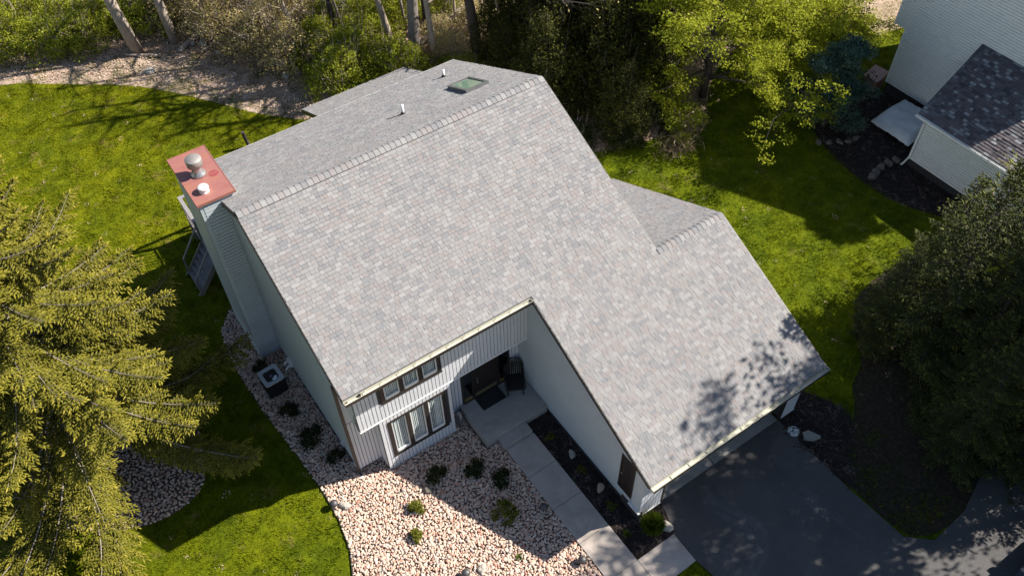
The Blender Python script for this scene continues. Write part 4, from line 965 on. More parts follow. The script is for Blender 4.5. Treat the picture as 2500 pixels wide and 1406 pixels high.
DKS = [((20.9, -7.1), 1.0, 'tall dark spruce right of the garage, its tip shading the roof corner', 0.3), ((20.2, -5.6), .58, 'small dark spruce at the lawn edge, leftmost of the right hand group', 2.0), ((21.0, -11.4), 1.05, 'dark spruce beside the sunlit bend of the driveway', 4.0), ((25.4, -7.0), .95, 'dark spruce at the right edge of the photo below the neighbouring house', 5.1),
       ((24.2, -10.2), 1.15, 'dark spruce at the right edge of the photo, behind the driveway bend', 1.4), ((23.2, -5.4), .70, 'short dark spruce behind the tall one right of the garage', 2.9), ((22.8, -9.0), .95, 'dark spruce in the middle of the right hand group', 3.3), ((19.6, -9.6), .60, 'low dark spruce nearest the driveway', 0.9), ((18.3, -10.7), .70, 'dark spruce at the tip of the needle and painted shade bed by the driveway', 2.5), ((19.6, -12.2), .62, 'dark spruce overhanging the sunlit driveway bend', .2), ((20.9, -8.9), .92, 'dark spruce just behind the low one nearest the driveway', 5.9), ((21.2, -14.0), .9, 'dark spruce right of the sunlit bend, beyond the photo edge', 1.9),
       ((21.4, -18.9), 1.05, 'dark spruce beyond the right edge of the driveway', 3.7), ((26.5, -14.4), 1.25, 'tall dark spruce behind the parked vehicle', .9), ((17.2, -19.6), 1.0, 'dark spruce beyond the bottom right corner', 2.2), ((25, -20), 1.25, 'tall dark spruce farthest beyond the bottom right corner', 4.4)]
for (x, y), s, lb, rz in DKS:
    t = thing('spruce_tree', lb, 'spruce tree', (x, y, 0), rz, 'dark spruces along the driveway'); t.scale = (s, s, s); conifer_parts(t, gb, m_spruce_dk)
DKE = [((17.6, 13.6), .72, 'dark narrow evergreen just behind the right end of the main ridge'), ((19.5, 15.6), 1.0, 'dark evergreen beside the thick trunk behind the roof'), ((20.2, 12.6), .85, 'dark evergreen behind the right rake of the house'), ((22.0, 14.2), 1.05, 'dark evergreen left of the bright green tree, farther back'), ((19.6, 9.9), .55, 'short dark evergreen nearest the back lawn behind the garage'), ((22.4, 11.6), .8, 'dark evergreen left of the bright green tree, nearer the house'), ((22.0, 17.6), 1.1, 'tall dark evergreen at the top edge left of the bright tree'), ((18.1, 18.0), .7, 'sparse evergreen right of the bare dark trunk'), ((24.6, 15.8), 1.05, 'dark evergreen behind the bright green tree')]
m_cedar = leafmat('cedar_fronds', [(0, (.022, .027, .008)), (.5, (.055, .062, .014)), (.85, (.14, .135, .022)), (1, (.26, .22, .035))], .4)
for q, ((x, y), s, lb) in enumerate(DKE):
    kd = 'cedar%d' % (q % 2)
    if kd not in _shr:
        lf, st = shrub_geo(610+q, 2.1, 8.6, 190, 20000, .075, .03, 10, 1.5, .26, 1.0); stt = MB(); stt.tube([(0, 0, -.1), (.05, .03, 4), (.1, 0, 8.2)], [.2, .13, .02], 8); stt.V += st.V; stt.F += [f+stt.n for f in st.F]; stt.T += st.T; stt.n += st.n
        _shr[kd] = (lf.mesh('crown', m_cedar), stt.mesh('trunk', m_bark_dark, True))
    t = thing('evergreen_tree', lb, 'evergreen tree', (x, y, 0), random.uniform(0, 6), 'dark evergreens behind the house'); t.scale = (s*1.1, s*1.1, s); link('crown', _shr[kd][0], t); link('trunk', _shr[kd][1], t)

# broadleaf trees
def limb_tree(seed, H, R, nl, nleaf, size, trunk_r, lean=(0, 0), first=.25, leaf_r=.55, sub=5, flat=.5):
    r = np.random.default_rng(seed); lf, tr = MB(), MB(); k = 8; s = np.linspace(0, 1, k)
    T = np.stack([lean[0]*s**1.2+.015*H*np.sin(s*5+seed), lean[1]*s**1.2+.015*H*np.cos(s*4+seed), H*s], 1); T[0, 2] = -.1
    tr.tube(T, trunk_r*(1-.78*s)+.01, 9); tips = []
    for i in range(nl):
        u = first+(1-first)*(i+r.uniform(0, .8))/nl; u = min(u, .98); p = np.array([np.interp(u, s, T[:, q]) for q in range(3)])
        a = i*2.4+r.uniform(-.5, .5); L = R*(1.05-.55*u)*r.uniform(.65, 1.1); d = np.array([math.cos(a), math.sin(a), r.uniform(.05, .7)]); d /= np.linalg.norm(d)
        q = np.linspace(0, 1, 6); B = p+d*(q*L)[:, None]; B[:, 2] -= .12*L*q**2; B += np.cumsum(r.normal(size=(6, 3))*.035*L, axis=0)*q[:, None]
        rad = trunk_r*.46*(1-.55*u); tr.tube(B, rad*(1-.85*q)+.006, 5, cap=False)
        for j in range(sub):
            t = r.uniform(.3, 1); b = np.array([np.interp(t, q, B[:, w_]) for w_ in range(3)]); e = b+(d*.5+r.normal(size=3)*np.array([.6, .6, .35]))*L*.35
            tr.tube([b, (b+e)/2+r.normal(size=3)*.03*L, e], [rad*.35+.004, rad*.2+.003, .003], 4, cap=False); tips += [e, (b+e)/2]
            for _ in range(3):
                f = e+r.normal(size=3)*np.array([.5, .5, .35])*L*.22; tr.tube([(b+e)/2, f], [.006, .002], 3, cap=False); tips.append(f)
        tips.append(B[-1])
    if nleaf:
        tips = np.array(tips); idx = r.integers(0, len(tips), nleaf); d = r.normal(size=(nleaf, 3)); d /= np.linalg.norm(d, axis=1)[:, None]; d *= (r.uniform(0, 1, nleaf)**.5*leaf_r)[:, None]; d[:, 2] *= flat
        P = tips[idx]+d; P[:, 2] = np.maximum(P[:, 2], .1); tn = np.clip(.5+.25*(r.normal(size=len(tips))*.6)[idx]+r.normal(0, .13, nleaf), 0, 1); leaf_quads(lf, P, size, tn, r=r)
    return lf, tr
def tree(seed, args, mat, bark, name, label, cat, loc, group=None, cache={}):
    key = (seed, mat.name if mat else '', bark.name)
    if key not in cache:
        lf, tr = limb_tree(seed, **args); cache[key] = (lf.mesh('crown', mat) if args['nleaf'] else None, tr.mesh('trunk', bark, True))
    t = thing(name, label, cat, loc, 0, group)
    if cache[key][0]: link('crown', cache[key][0], t)
    link('trunk', cache[key][1], t); return t
tree(51, dict(H=7.4, R=5.9, nl=28, nleaf=66000, size=.066, trunk_r=.20, first=.12, leaf_r=.5, sub=8, flat=.35), m_yellow, m_bark_dark, 'leafy_tree', 'broad bright yellow green tree on the lawn edge behind the garage', 'tree', (25.0, 9.9, 0))
tree(52, dict(H=5.8, R=4.6, nl=24, nleaf=40000, size=.066, trunk_r=.16, first=.12, leaf_r=.5, sub=7, flat=.35), m_yellow, m_bark_dark, 'leafy_tree', 'second bright yellow green tree farther right at the top edge', 'tree', (30.2, 10.4, 0))
tree(53, dict(H=4.6, R=1.95, nl=22, nleaf=24000, size=.06, trunk_r=.12, first=.1, leaf_r=.4, sub=6, flat=.6), m_blue, m_bark_dark, 'blue_green_tree', 'shaded blue green tree between the lawn and the neighbouring house', 'tree', (28.3, 4.7, 0))
tree(54, dict(H=4.2, R=2.8, nl=22, nleaf=26000, size=.062, trunk_r=.12, first=.1, leaf_r=.5, sub=6, flat=.5), m_green, m_bark_dark, 'leafy_tree', 'dense green tree at the top edge left of the neighbouring house', 'tree', (34.6, 9.6, 0))
for (x, y), sd_, lb in (((23.6, -12.4), 57, 'tall leafy tree shading the driveway, nearest the garage'), ((23.6, -21.6), 59, 'tall leafy tree shading the lower end of the driveway'), ((20.2, -19.8), 60, 'leafy tree just beyond the lower edge of the driveway'), ((27.0, -13.0), 58, 'tall leafy tree behind the right hand spruces')):
    tree(sd_, dict(H=15.5, R=4.2, nl=26, nleaf=9500, size=.13, trunk_r=.25, first=.32, leaf_r=.8, sub=7, flat=.7), m_green, m_bark_dark, 'shade_tree', lb, 'tree', (x, y, 0), 'tall shade trees beside the driveway')
tree(161, dict(H=13.0, R=1.7, nl=18, nleaf=9000, size=.12, trunk_r=.2, first=.88, leaf_r=.4, sub=7, flat=.4), m_green, m_bark_dark, 'shade_tree', 'unseen high crowned tree added behind the neighbouring house wing to shade the lawn', 'tree', (37.4, -5.2, 0))  # added out of view; raised crown shades the lawn and spares the wing roof
tree(162, dict(H=13.2, R=2.5, nl=20, nleaf=9000, size=.13, trunk_r=.2, first=.56, leaf_r=.7, sub=7, flat=.7), m_green, m_bark_dark, 'shade_tree', 'unseen high crowned tree added right of the sunlit driveway bend to shade the driveway', 'tree', (22.4, -15.4, 0))  # added out of view; crown height set to shade driveway beside its lit patch
# tall woodland trunks
bare = dict(H=15, R=4.6, nl=18, nleaf=500, size=.07, trunk_r=.28, first=.30, leaf_r=.35, sub=4)
TR = [(61, (2.5, 31.5), m_bark_tan, (-1.2, .4), .30, 'pale leaning trunk at the left wood edge'), (62, (4.5, 31.0), m_bark_tan, (-.9, .6), .24, 'shorter pale leaning trunk right of the first leaning one'),
      (63, (14.3, 21.1), m_bark_grey, (.2, .1), .30, 'grey double trunk behind the low rear roof'), (64, (13.6, 22.6), m_bark_tan, (-.9, .4), .17, 'thin pale trunk leaning left beside the grey double trunk'), (65, (17.1, 19.5), m_bark_dark, (-.3, .3), .27, 'dark straight trunk right of the rear roof peak'),
      (66, (18.9, 16.3), m_bark_dark, (.3, .3), .34, 'thick dark trunk at the left side of the dark evergreens'), (67, (11.9, 25.0), m_bark_dark, (-.4, .5), .14, 'thin dark trunk above the middle of the green shrubs'), (68, (16.6, 23.3), m_bark_dark, (0, .3), .20, 'dark trunk between the double trunk and the straight one, farther back'),
      (69, (8.4, 28.8), m_bark_grey, (-.6, .5), .22, 'grey ragged trunk in the tan thicket'), (70, (13.0, 28.4), m_bark_tan, (-.3, .4), .13, 'slender tan trunk near the top edge above the green shrubs'), (71, (14.9, 20.4), m_bark_tan, (.2, .3), .15, 'slender pale trunk touching the grey double trunk'), (72, (20.2, 20.6), m_bark_tan, (.2, .4), .12, 'slender tan trunk at the top edge left of the dark evergreens'), (73, (10.0, 31.0), m_bark_grey, (-.4, .3), .16, 'grey trunk at the top edge above the tan thicket')]
for sd_, (x, y), bk, ln, tr_, lb in TR:
    a = dict(bare); a['trunk_r'] = tr_; a['lean'] = (ln[0]*2, ln[1]*2); a['H'] = 10+tr_*18; a['sub'] = 8 if sd_ in (63, 65, 66) else 3; a['trunk_r'] = tr_*1.12
    tree(sd_, a, m_tan, bk, 'woodland_tree', lb, 'tree', (x, y, 0), 'bare trunked trees in the woods')
for q, (x, y) in enumerate([(7.6, 30.4), (9.2, 29.4), (11.0, 29.0), (12.6, 27.2), (15.6, 24.6), (17.6, 22.0), (18.8, 20.4), (19.6, 22.6), (21.4, 22.0), (16.4, 27.0), (6.6, 31.6), (1.2, 36.5), (-1.0, 38.5), (13.4, 31.0), (22.4, 23.4), (5.6, 33.6), (8.0, 32.4), (10.4, 30.0), (12.0, 25.0), (9.4, 25.6), (14.4, 26.4), (17.0, 24.8), (19.8, 25.0), (3.4, 34.6), (-3.0, 37.6)]):
    tree(96+q % 3, dict(H=8.5+q % 3, R=2.2, nl=14, nleaf=160, size=.06, trunk_r=.075, first=.25, leaf_r=.3, sub=4, lean=(-.5+.5*(q % 3), .4)), m_tan, m_bark_tan if q % 2 else m_bark_grey, 'thin_tree', 'thin bare young tree standing in the sunlit woods', 'tree', (x, y, 0), 'thin bare trees in the woods')
# understorey shrubs
GR = (81, 1.9, 2.5, 170, 9500, .058, .06, 16, .9, .20, 1.1); TN = (82, 1.7, 2.9, 90, 3600, .062, .1, 26, 1.0, .36, 1.1); GR2 = (83, 2.1, 2.1, 170, 9500, .058, .05, 16, .9, .2, 1.1)
ug = [(-3.6, 36.2), (-1.6, 35.0), (.2, 34.2), (-4.6, 39), (-2.4, 38), (-.2, 37), (1.9, 35.2), (-6.5, 37.4), (.9, 39.8), (3.0, 37.6), (-7, 41), (4.4, 34.0), (-3.4, 41.5), (3.6, 40.4), (6.2, 36.0)]
W1 = ['in front at the left wood edge', 'deeper in the woods at the upper left']
for i, (x, y) in enumerate(ug):
    shrub('g%d' % (i % 2), m_green, GR if i % 2 == 0 else GR2, 'green_bush', 'bright green bush of the leafy thicket at the upper left, ' + ('along the dirt edge' if y < 36.3 else 'deeper in the woods'), 'bush', (x, y, 0), (1, 1, random.uniform(.75, 1.15)), group='green bushes at the upper left, along the dirt edge' if y < 36.3 else 'green bushes at the upper left, deeper in the woods')
ut = [(6.4, 29.6), (7.4, 27.6), (8.4, 26.3), (6.0, 32.4), (8.2, 30.6), (9.6, 28.2), (10.6, 26.8), (7.4, 33.8), (9.9, 32.2), (5.0, 33.2), (11.6, 30.6), (8.9, 24.6), (12.4, 33)]
for i, (x, y) in enumerate(ut):
    shrub('t%d' % (i % 2), m_tan, (82+10*(i % 2),)+TN[1:], 'tan_sapling', 'tan and yellowish budding sapling in the thicket above the dirt path', 'sapling', (x, y, 0), (1, 1, random.uniform(.9, 1.3)), group='budding saplings in the tan thicket', bark=m_bark_tan)
uc = [(11.2, 22.6), (12.4, 21.4), (10.4, 24.4), (12.6, 23.8), (11.8, 26.0), (13.8, 25.4), (10.0, 21.4), (14.8, 27.2), (12.9, 19.9), (14.4, 29.6), (16.2, 26)]
for i, (x, y) in enumerate(uc):
    shrub('g%d' % (i % 2), m_green, None, 'green_bush', 'green bush of the dense clump behind the low rear roof', 'bush', (x, y, 0), (.95, .95, random.uniform(.9, 1.2)), group='green bushes behind the low rear roof')
ux = [((15.9, 20.0), 't0', m_tan), ((16.4, 21.6), 't1', m_tan), ((18.4, 21.8), 't0', m_tan), ((20.6, 23.0), 't1', m_tan), ((18.6, 24.6), 'g0', m_green), ((21.4, 20.4), 'g1', m_green), ((15.6, 18.6), 'g1', m_green), ((23.6, 21.0), 't0', m_tan), ((19.4, 19.0), 'g1', m_yellow)]
for i, ((x, y), kd, mt_) in enumerate(ux):
    s = .75; shrub(kd, mt_, None, 'brush_bush', 'sparse brush between the trunks right of the rear roof peak', 'bush', (x, y, 0), (s, s, s), group='sparse brush between the dark trunks')
for (x, y), s, lb in (((19.6, 9.6), .62, 'dark green bush behind the garage roof, nearest the lawn'), ((21.4, 9.9), .7, 'dark green bush at the foot of the evergreens'), ((17.4, 11.0), .75, 'dark green bush behind the right rake of the main roof')):
    shrub('dk', m_dkgreen, (84, 1.7, 2.0, 50, 4200, .075, .05, 9, .9, .32), 'dark_bush', lb, 'bush', (x, y, 0), (s, s, s), group='dark bushes behind the garage')
shrub('mid', m_green, (85, 1.3, 1.3, 40, 2600, .06, .05, 8, .9, .3), 'green_bush', 'small green bush beside the brush pile on the lawn edge', 'bush', (22.6, 9.0, 0))
t = thing('brush_pile', 'pile of dry brown brush on the lawn edge behind the garage', 'brush pile', (21.3, 7.6, 0)); r = np.random.default_rng(91); mb = MB()
for i in range(190):
    a = r.uniform(0, 6.28); c = np.array([r.normal()*.55, r.normal()*.35, .08+abs(r.normal())*.3]); d = np.array([math.cos(a), math.sin(a), r.normal()*.3])*r.uniform(.4, .9); mb.tube([c-d*.5, c+np.array([0, 0, .2]), c+d*.5+np.array([0, 0, -.1])], [.014, .012, .004], 3, cap=False, tone=r.uniform(0, 1))
mb.obj('sticks', m_drybrush, t)
shrub('mid', m_boxwood, None, 'green_bush', 'pale green sprouts growing through the dry brush pile', 'plant', (21.6, 7.7, .1), (.4, .4, .5))
# young tree with yellow buds in front of the neighbouring wing
tree(95, dict(H=5.2, R=1.7, nl=14, nleaf=900, size=.05, trunk_r=.06, first=.3, leaf_r=.2, sub=4), m_yellow, m_bark_tan, 'young_tree', 'thin young tree with yellow buds in front of the neighbouring wing roof', 'tree', (27.6, -5.0, 0))
# logs and stones at the wood edge
for i, (p, q, rad, lb) in enumerate((((4.2, 30.0, .12), (6.4, 31.3, .16), .14, 'pale fallen log at the foot of the leaning trunks'), ((5.4, 29.2, .1), (6.0, 29.5, .1), .1, 'short cut log on the dirt edge'), ((13.5, 25.0, .35), (15.5, 26.4, .55), .20, 'fallen pale trunk in the green shrubs'), ((15.0, 21.6, .9), (19.0, 23.0, 1.2), .16, 'fallen brown trunk lying behind the grey double trunk'), ((3.2, 30.2, .1), (1.6, 31.4, .2), .07, 'thin fallen branch on the dirt edge'))):
    mb = MB(); P = [np.array(p)*(1-s)+np.array(q)*s+np.array([0, 0, .04*math.sin(s*6)]) for s in (0, .25, .5, .75, 1)]; mb.tube(P, [rad, rad*.97, rad*.93, rad*.9, rad*.82], 9); o = mb.obj('fallen_log', m_bark_tan, None, True); tag(o, lb, 'log')
for i, (x, y, s, lb) in enumerate(((2.2, 29.2, .34, 'pale rock on the dirt edge in front of the leaning trunks'), (5.6, 30.0, .3, 'grey rock among the logs at the wood edge'), (5.0, 30.4, .26, 'grey rock right under the second leaning trunk'), (8.1, 24.4, .3, 'pale rock between the sapling stems'), (5.9, 28.6, .16, 'small pale rock on the dirt path'))):
    rock('wood_edge_rock', (x, y, .1), (s, s*.7, s*.5), m_rock, 100+i, lb)
# edging stones near the neighbouring house
for i, (x, y) in enumerate(((27.35, .72), (27.75, .82), (28.2, .90), (28.68, .90), (29.15, .82))):
    rock('edging_stone', (x, y, .12), (.25, .16, .14), m_rockd, 120+i, 'rough stone of the short row running out from the downspout', 'stone', 'stone row at the downspout')
for i, (x, y) in enumerate(((27.2, 3.9), (27.62, 3.6), (28.05, 3.35), (28.45, 3.1), (28.9, 3.05))):
    rock('edging_stone', (x, y, .06), (.21, .14, .11), m_rockd, 130+i, 'dark stone of the curved row in the shade left of the tarp', 'stone', 'curved stone row in the shade')

# ============================================================ NEIGHBOURING HOUSE
nh = thing('neighbor_house', 'white sided neighbouring house with dark shingled wing roof at the upper right', 'house', (29.4, 0, 0))
m_nsid = simple('white_siding', (.74, .74, .73), .5, var=.04, scale=2); m_ntrim = simple('white_trim', (.78, .78, .77), .5)
NX = 3.6  # upper wall plane, local x
wing = MB(); wing.prism([(0, .38, .45), (0, -7.2, .45), (0, -7.2, 3.0), (0, .38, 3.0)], (3.58, 0, 0)); wg = wing.obj('wall', m_nsid, nh)
lap('lap_siding', [(-7.2, .5), (.28, .5), (.28, 3.0), (-7.2, 3.0)], .14, (0, 0, 0), (0, 1, 0), (-1, 0, 0), m_nsid, wg)
mb = MB(); mb.box((-.02, .28, .46), (.06, .40, 3.0)); mb.obj('corner_trim', m_ntrim, wg)
mb = MB(); mb.box((.02, -7.15, -.1), (3.5, .34, .448)); mb.box((NX+.02, -3.4, -.1), (12, 4.75, .598)); mb.obj('foundation', m_found, nh)
UP = [(-3.5, .6), (4.85, .6), (4.85, 3.72), (5.5, 3.72), (5.5, 8.5), (1.0, 10.7), (-3.5, 8.5)]
ub = MB(); ub.prism([(NX, y, z) for y, z in [(-3.5, .6), (4.85, .6), (4.85, 8.72), (1.0, 10.6), (-3.5, 8.4)]], (8.4, 0, 0)); ub.box((NX, 4.85, 3.72), (12, 5.5, 8.4)); uw_ = ub.obj('wall', m_nsid, nh)
lap('lap_siding', [(-3.4, .62), (4.75, .62), (4.75, 3.72), (-3.4, 3.72)], .14, (NX, 0, 0), (0, 1, 0), (-1, 0, 0), m_nsid, uw_)
lap('lap_siding', [(-3.4, 3.72), (5.4, 3.72), (5.4, 8.4), (1.0, 10.55), (-3.4, 8.4)], .14, (NX, 0, 0), (0, 1, 0), (-1, 0, 0), m_nsid, uw_)
mb = MB(); mb.box((NX-.025, 4.75, .6), (NX+.05, 4.87, 3.70)); mb.box((NX-.025, 5.40, 3.70), (NX+.05, 5.52, 8.4)); mb.obj('corner_trim', m_ntrim, uw_)
mb = MB()
for s0, s1 in (((5.9, 8.22), (1.0, 10.75)), ((-3.9, 8.22), (1.0, 10.75))): mb.prism([(NX-.35, s0[0], s0[1]), (NX-.35, s1[0], s1[1]), (NX-.35, s1[0], s1[1]+.18), (NX-.35, s0[0], s0[1]+.18)], (9.1, 0, 0))
mb.obj('main_roof', m_roofdeck, nh)
NSL = .486; nz = lambda x: 3.12+NSL*(x+.32)
rf = MB(); rf.prism([(-.32, .68, nz(-.32)), (NX, .68+.35, nz(NX)), (NX, -7.6, nz(NX)), (-.32, -7.6, nz(-.32))], (0, 0, -.16)); nrf = rf.obj('wing_roof', m_roofdeck, nh)
fld = MB(); tabs = []
dx = .15/math.sqrt(1+NSL**2); n = int((NX+.32)/dx)
for i in range(n):
    xa = -.32+i*dx; xb = xa+dx; y = -7.6-random.random()*.2; ytop = .68+.35*((xa+.32)/(NX+.32))
    while y < ytop:
        wd_ = random.choice((.13, .17, .2, .24, .3)); a, b = max(y, -7.6), min(y+wd_, ytop)
        if b-a > .03: tabs.append((a, b, xa, xb, random.random(), random.choice((.010, .016, .022, .028))))
        y += wd_
nrm = np.array([-NSL, 0, 1])/math.sqrt(1+NSL**2)
def ntab(mb, a, b, xa, xb, tone, th):
    p = [np.array((xa, b-.004, nz(xa))), np.array((xa, a+.004, nz(xa))), np.array((xb, a+.004, nz(xb))), np.array((xb, b-.004, nz(xb)))]
    q = [p[0]+nrm*(th+.005), p[1]+nrm*(th+.005), p[2]+nrm*.005, p[3]+nrm*.005]; mb.add(p+q, [[4, 5, 6, 7], [0, 1, 5, 4], [1, 2, 6, 5], [3, 0, 4, 7]], [tone, 0.0, 0.0, 0.0])
vis = inview(np.array([(29.4+(t[2]+t[3])/2, (t[0]+t[1])/2, nz(t[2])) for t in tabs]), -.01)
score = [(-(t[1]-t[0])/np.linalg.norm(np.array([29.4+t[2], t[0], nz(t[2])])-CAMPOS) if v else 0) for t, v in zip(tabs, vis)]
ind = set(np.argsort(score)[:300].tolist())
for i, t in enumerate(tabs):
    if i in ind: mb = MB(); ntab(mb, *t); mb.obj('shingle', m_shingle_nb, nrf)
    else: ntab(fld, *t)
fld.obj('shingle_field', m_shingle_nb, nrf)['kind'] = 'stuff'
mb = MB(); mb.box((-.46, -7.6, 2.98), (-.335, .70, 2.99)); mb.box((-.46, -7.6, 2.991), (-.448, .70, 3.09)); mb.box((-.348, -7.6, 2.991), (-.336, .70, 3.085)); mb.box((-.448, .688, 2.991), (-.348, .70, 3.085)); mb.obj('gutter', m_ntrim, nh)
mb = MB(); mb.box((-.46, .12, .62), (-.34, .22, 2.98)) if False else mb.bar((-.40, .25, 2.96), (-.06, .33, 2.62), .09, .07); mb.box((-.10, .28, .55), (-.022, .39, 2.66)); mb.tube([(-.06, .34, .62), (-.16, .46, .18), (-.22, .52, .05)], .05, 8); mb.obj('downspout', m_ntrim, nh)
# tarp covered table and terracotta box
tp = thing('tarp_table', 'low table draped with a wrinkled white plastic tarp behind the neighbouring wing', 'covered table', (31.3, 2.15, 0))
r = np.random.default_rng(140); nx_, ny_ = 22, 18; V = []
for i in range(nx_):
    for j in range(ny_):
        x = -1.15+2.3*i/(nx_-1); y = -1.15+2.3*j/(ny_-1); e = max(abs(x)-.95, abs(y)-.95, 0); z = .92-.22*max(0, -(x+.1))-1.6*e+.018*math.sin(9*x+4*y)+.014*math.sin(14*y-6*x)+r.uniform(-.008, .008); V.append((x, y, z))
mb = MB(); mb.add(V, np.array([(i*ny_+j, (i+1)*ny_+j, (i+1)*ny_+j+1, i*ny_+j+1) for i in range(nx_-1) for j in range(ny_-1)])); mb.obj('tarp', simple('white_plastic', (.50, .54, .58), .35, var=.08, scale=2), tp, True)
for x in (-.85, .85):
    for y in (-.85, .85): mb = MB(); mb.box((x-.05, y-.05, 0), (x+.05, y+.05, .62)); mb.obj('leg', m_bark_dark, tp)
mb = MB(); mb.box((-.95, -.95, .50), (.95, .95, .62)); mb.obj('table_frame', m_bark_dark, tp)
bx = thing('storage_box', 'faded red storage box with sloped lid at the corner of the neighbouring house', 'storage box', (32.75, 5.35, 0), .1)
mb = MB(); mb.prism([(-.4, -.35, 0), (.4, -.35, 0), (.4, -.35, .95), (-.4, -.35, .75)], (0, .7, 0)); mb.obj('body', simple('faded_red', (.27, .13, .105), .7, var=.2), bx)
mb = MB(); mb.obox((0, 0, .88), ((.97, 0, .243), (0, 1, 0), (-.243, 0, .97)), (.46, .42, .03)); mb.obj('lid', simple('faded_red_lid', (.34, .21, .19), .7), bx)
# brown patio with a low wall corner at the top right
pt = sheet('patio', [(36.6, 8.2), (39.4, 7.8), (41.5, 10.6), (43, 16), (39.5, 16.2), (37.6, 11.5)], .03, simple('brown_pavers', (.33, .24, .17), .9, var=.25, scale=3))

# ============================================================ PARKED VEHICLE AT THE LOWER RIGHT CORNER
cv = thing('parked_car', 'dark parked vehicle at the very lower right corner on the driveway', 'car', (17.85, -15.85, .06), math.pi)
m_paint = simple('dark_blue_paint', (.018, .024, .038), .25, .3, var=.05)
side = [(-2.3, .35), (-2.35, .75), (-2.2, 1.02), (-1.9, 1.08), (-1.55, 1.62), (-1.0, 1.72), (.3, 1.70), (.75, 1.55), (1.15, 1.12), (2.05, .98), (2.32, .75), (2.35, .38)]
mb = MB(); n = len(side); lv = [(-.90, .96), (-.96, 1.0), (.96, 1.0), (.90, .96)]; V = []
for yv, sc in lv:
    for x, z in side:
        tuck = .16*max(0, (z-1.05)/.65); V.append((x*sc, yv*(1-tuck), .35+(z-.35)*sc))
F = [(a*n+i, a*n+i+1, (a+1)*n+i+1, (a+1)*n+i) for a in range(3) for i in range(n-1)]+[(a*n+n-1, a*n, (a+1)*n, (a+1)*n+n-1) for a in range(3)]
mb.add(V, [np.array(F), np.array([list(reversed(range(n)))]), np.array([[3*n+i for i in range(n)]])]); mb.obj('body', m_paint, cv)
m_cg = simple('tinted_glass', (.01, .012, .014), .08)
for sg in (-1, 1):
    for x0, x1, t0, t1 in ((-1.35, -.55, -1.15, -.55), (-.48, .38, -.48, .25), (.45, 1.0, .32, .55)):
        mb = MB(); y0 = sg*.965; y1 = sg*.895; mb.prism([(x0, y0, 1.12), (x1, y0, 1.12), (t1, y1, 1.56), (t0, y1, 1.56)], (0, sg*.012, 0)); mb.obj('side_window', m_cg, cv)
    for x in (-1.45, 1.45):
        mb = MB(); mb.lathe([(.22, -.11), (.34, -.10), (.36, -.05), (.36, .05), (.34, .10), (.22, .11)], 22); wh = mb.obj('wheel', m_black, cv, True, (x, sg*.86, .34)); wh.rotation_euler = (math.pi/2, 0, 0)
        mb = MB(); mb.lathe([(.0, -.115), (.21, -.112), (.22, -.09), (.22, .09), (.21, .112), (.0, .115)], 18, close=False); mb.obj('rim', m_steel, wh)
    mb = MB(); mb.obox((2.22, sg*.70, .80), ((1, 0, 0), (0, 1, 0), (0, 0, 1)), (.10, .18, .07)); mb.obj('headlight', m_glass, cv)
    mb = MB(); mb.obox((.95, sg*1.03, 1.10), ((1, 0, 0), (0, 1, 0), (0, 0, 1)), (.09, .10, .07)); mb.obj('mirror', m_paint, cv)
mb = MB(); mb.prism([(.80, -.76, 1.535), (1.14, -.82, 1.15), (1.14, .82, 1.15), (.80, .76, 1.535)], (.02, 0, .02)); mb.obj('windscreen', m_cg, cv)
mb = MB(); mb.bar((-1.2, .72, 1.76), (.3, .72, 1.75), .04); mb.bar((-1.2, -.72, 1.76), (.3, -.72, 1.75), .04); mb.obj('roof_rail', m_steel, cv)

def ordinal_labels(group, text):
    W_ = ['first', 'second', 'third', 'fourth', 'fifth', 'sixth', 'seventh', 'eighth', 'ninth', 'tenth', 'eleventh', 'twelfth', 'thirteenth', 'fourteenth', 'fifteenth', 'sixteenth', 'seventeenth', 'eighteenth', 'nineteenth', 'twentieth', 'twenty-first', 'twenty-second', 'twenty-third', 'twenty-fourth', 'twenty-fifth']
    obs = [o for o in S.objects if o.get('group') == group]
    def u(o): d = np.array(o.location)-CAMPOS; return (d@R_)/(d@F_)
    for q, o in enumerate(sorted(obs, key=u)): o['label'] = text % W_[q]
ordinal_labels('green bushes behind the low rear roof', 'dense green bush behind the low rear roof, %s of the clump from the left')
ordinal_labels('budding saplings in the tan thicket', 'tan budding sapling in the thicket above the dirt path, %s from the left')
ordinal_labels('green bushes at the upper left, along the dirt edge', 'bright green bush along the upper left dirt edge, %s from the left')
ordinal_labels('green bushes at the upper left, deeper in the woods', 'bright green bush deeper in the upper left woods, %s from the left')
ordinal_labels('sparse brush between the dark trunks', 'sparse brush between the trunks behind the rear roof, %s from the left')
ordinal_labels('thin bare trees in the woods', 'thin bare young tree in the sunlit woods, %s from the left')
ordinal_labels('stone row at the downspout', 'rough stone of the short row at the downspout, %s from the left')
ordinal_labels('curved stone row in the shade', 'dark stone of the curved row left of the tarp, %s from the left')

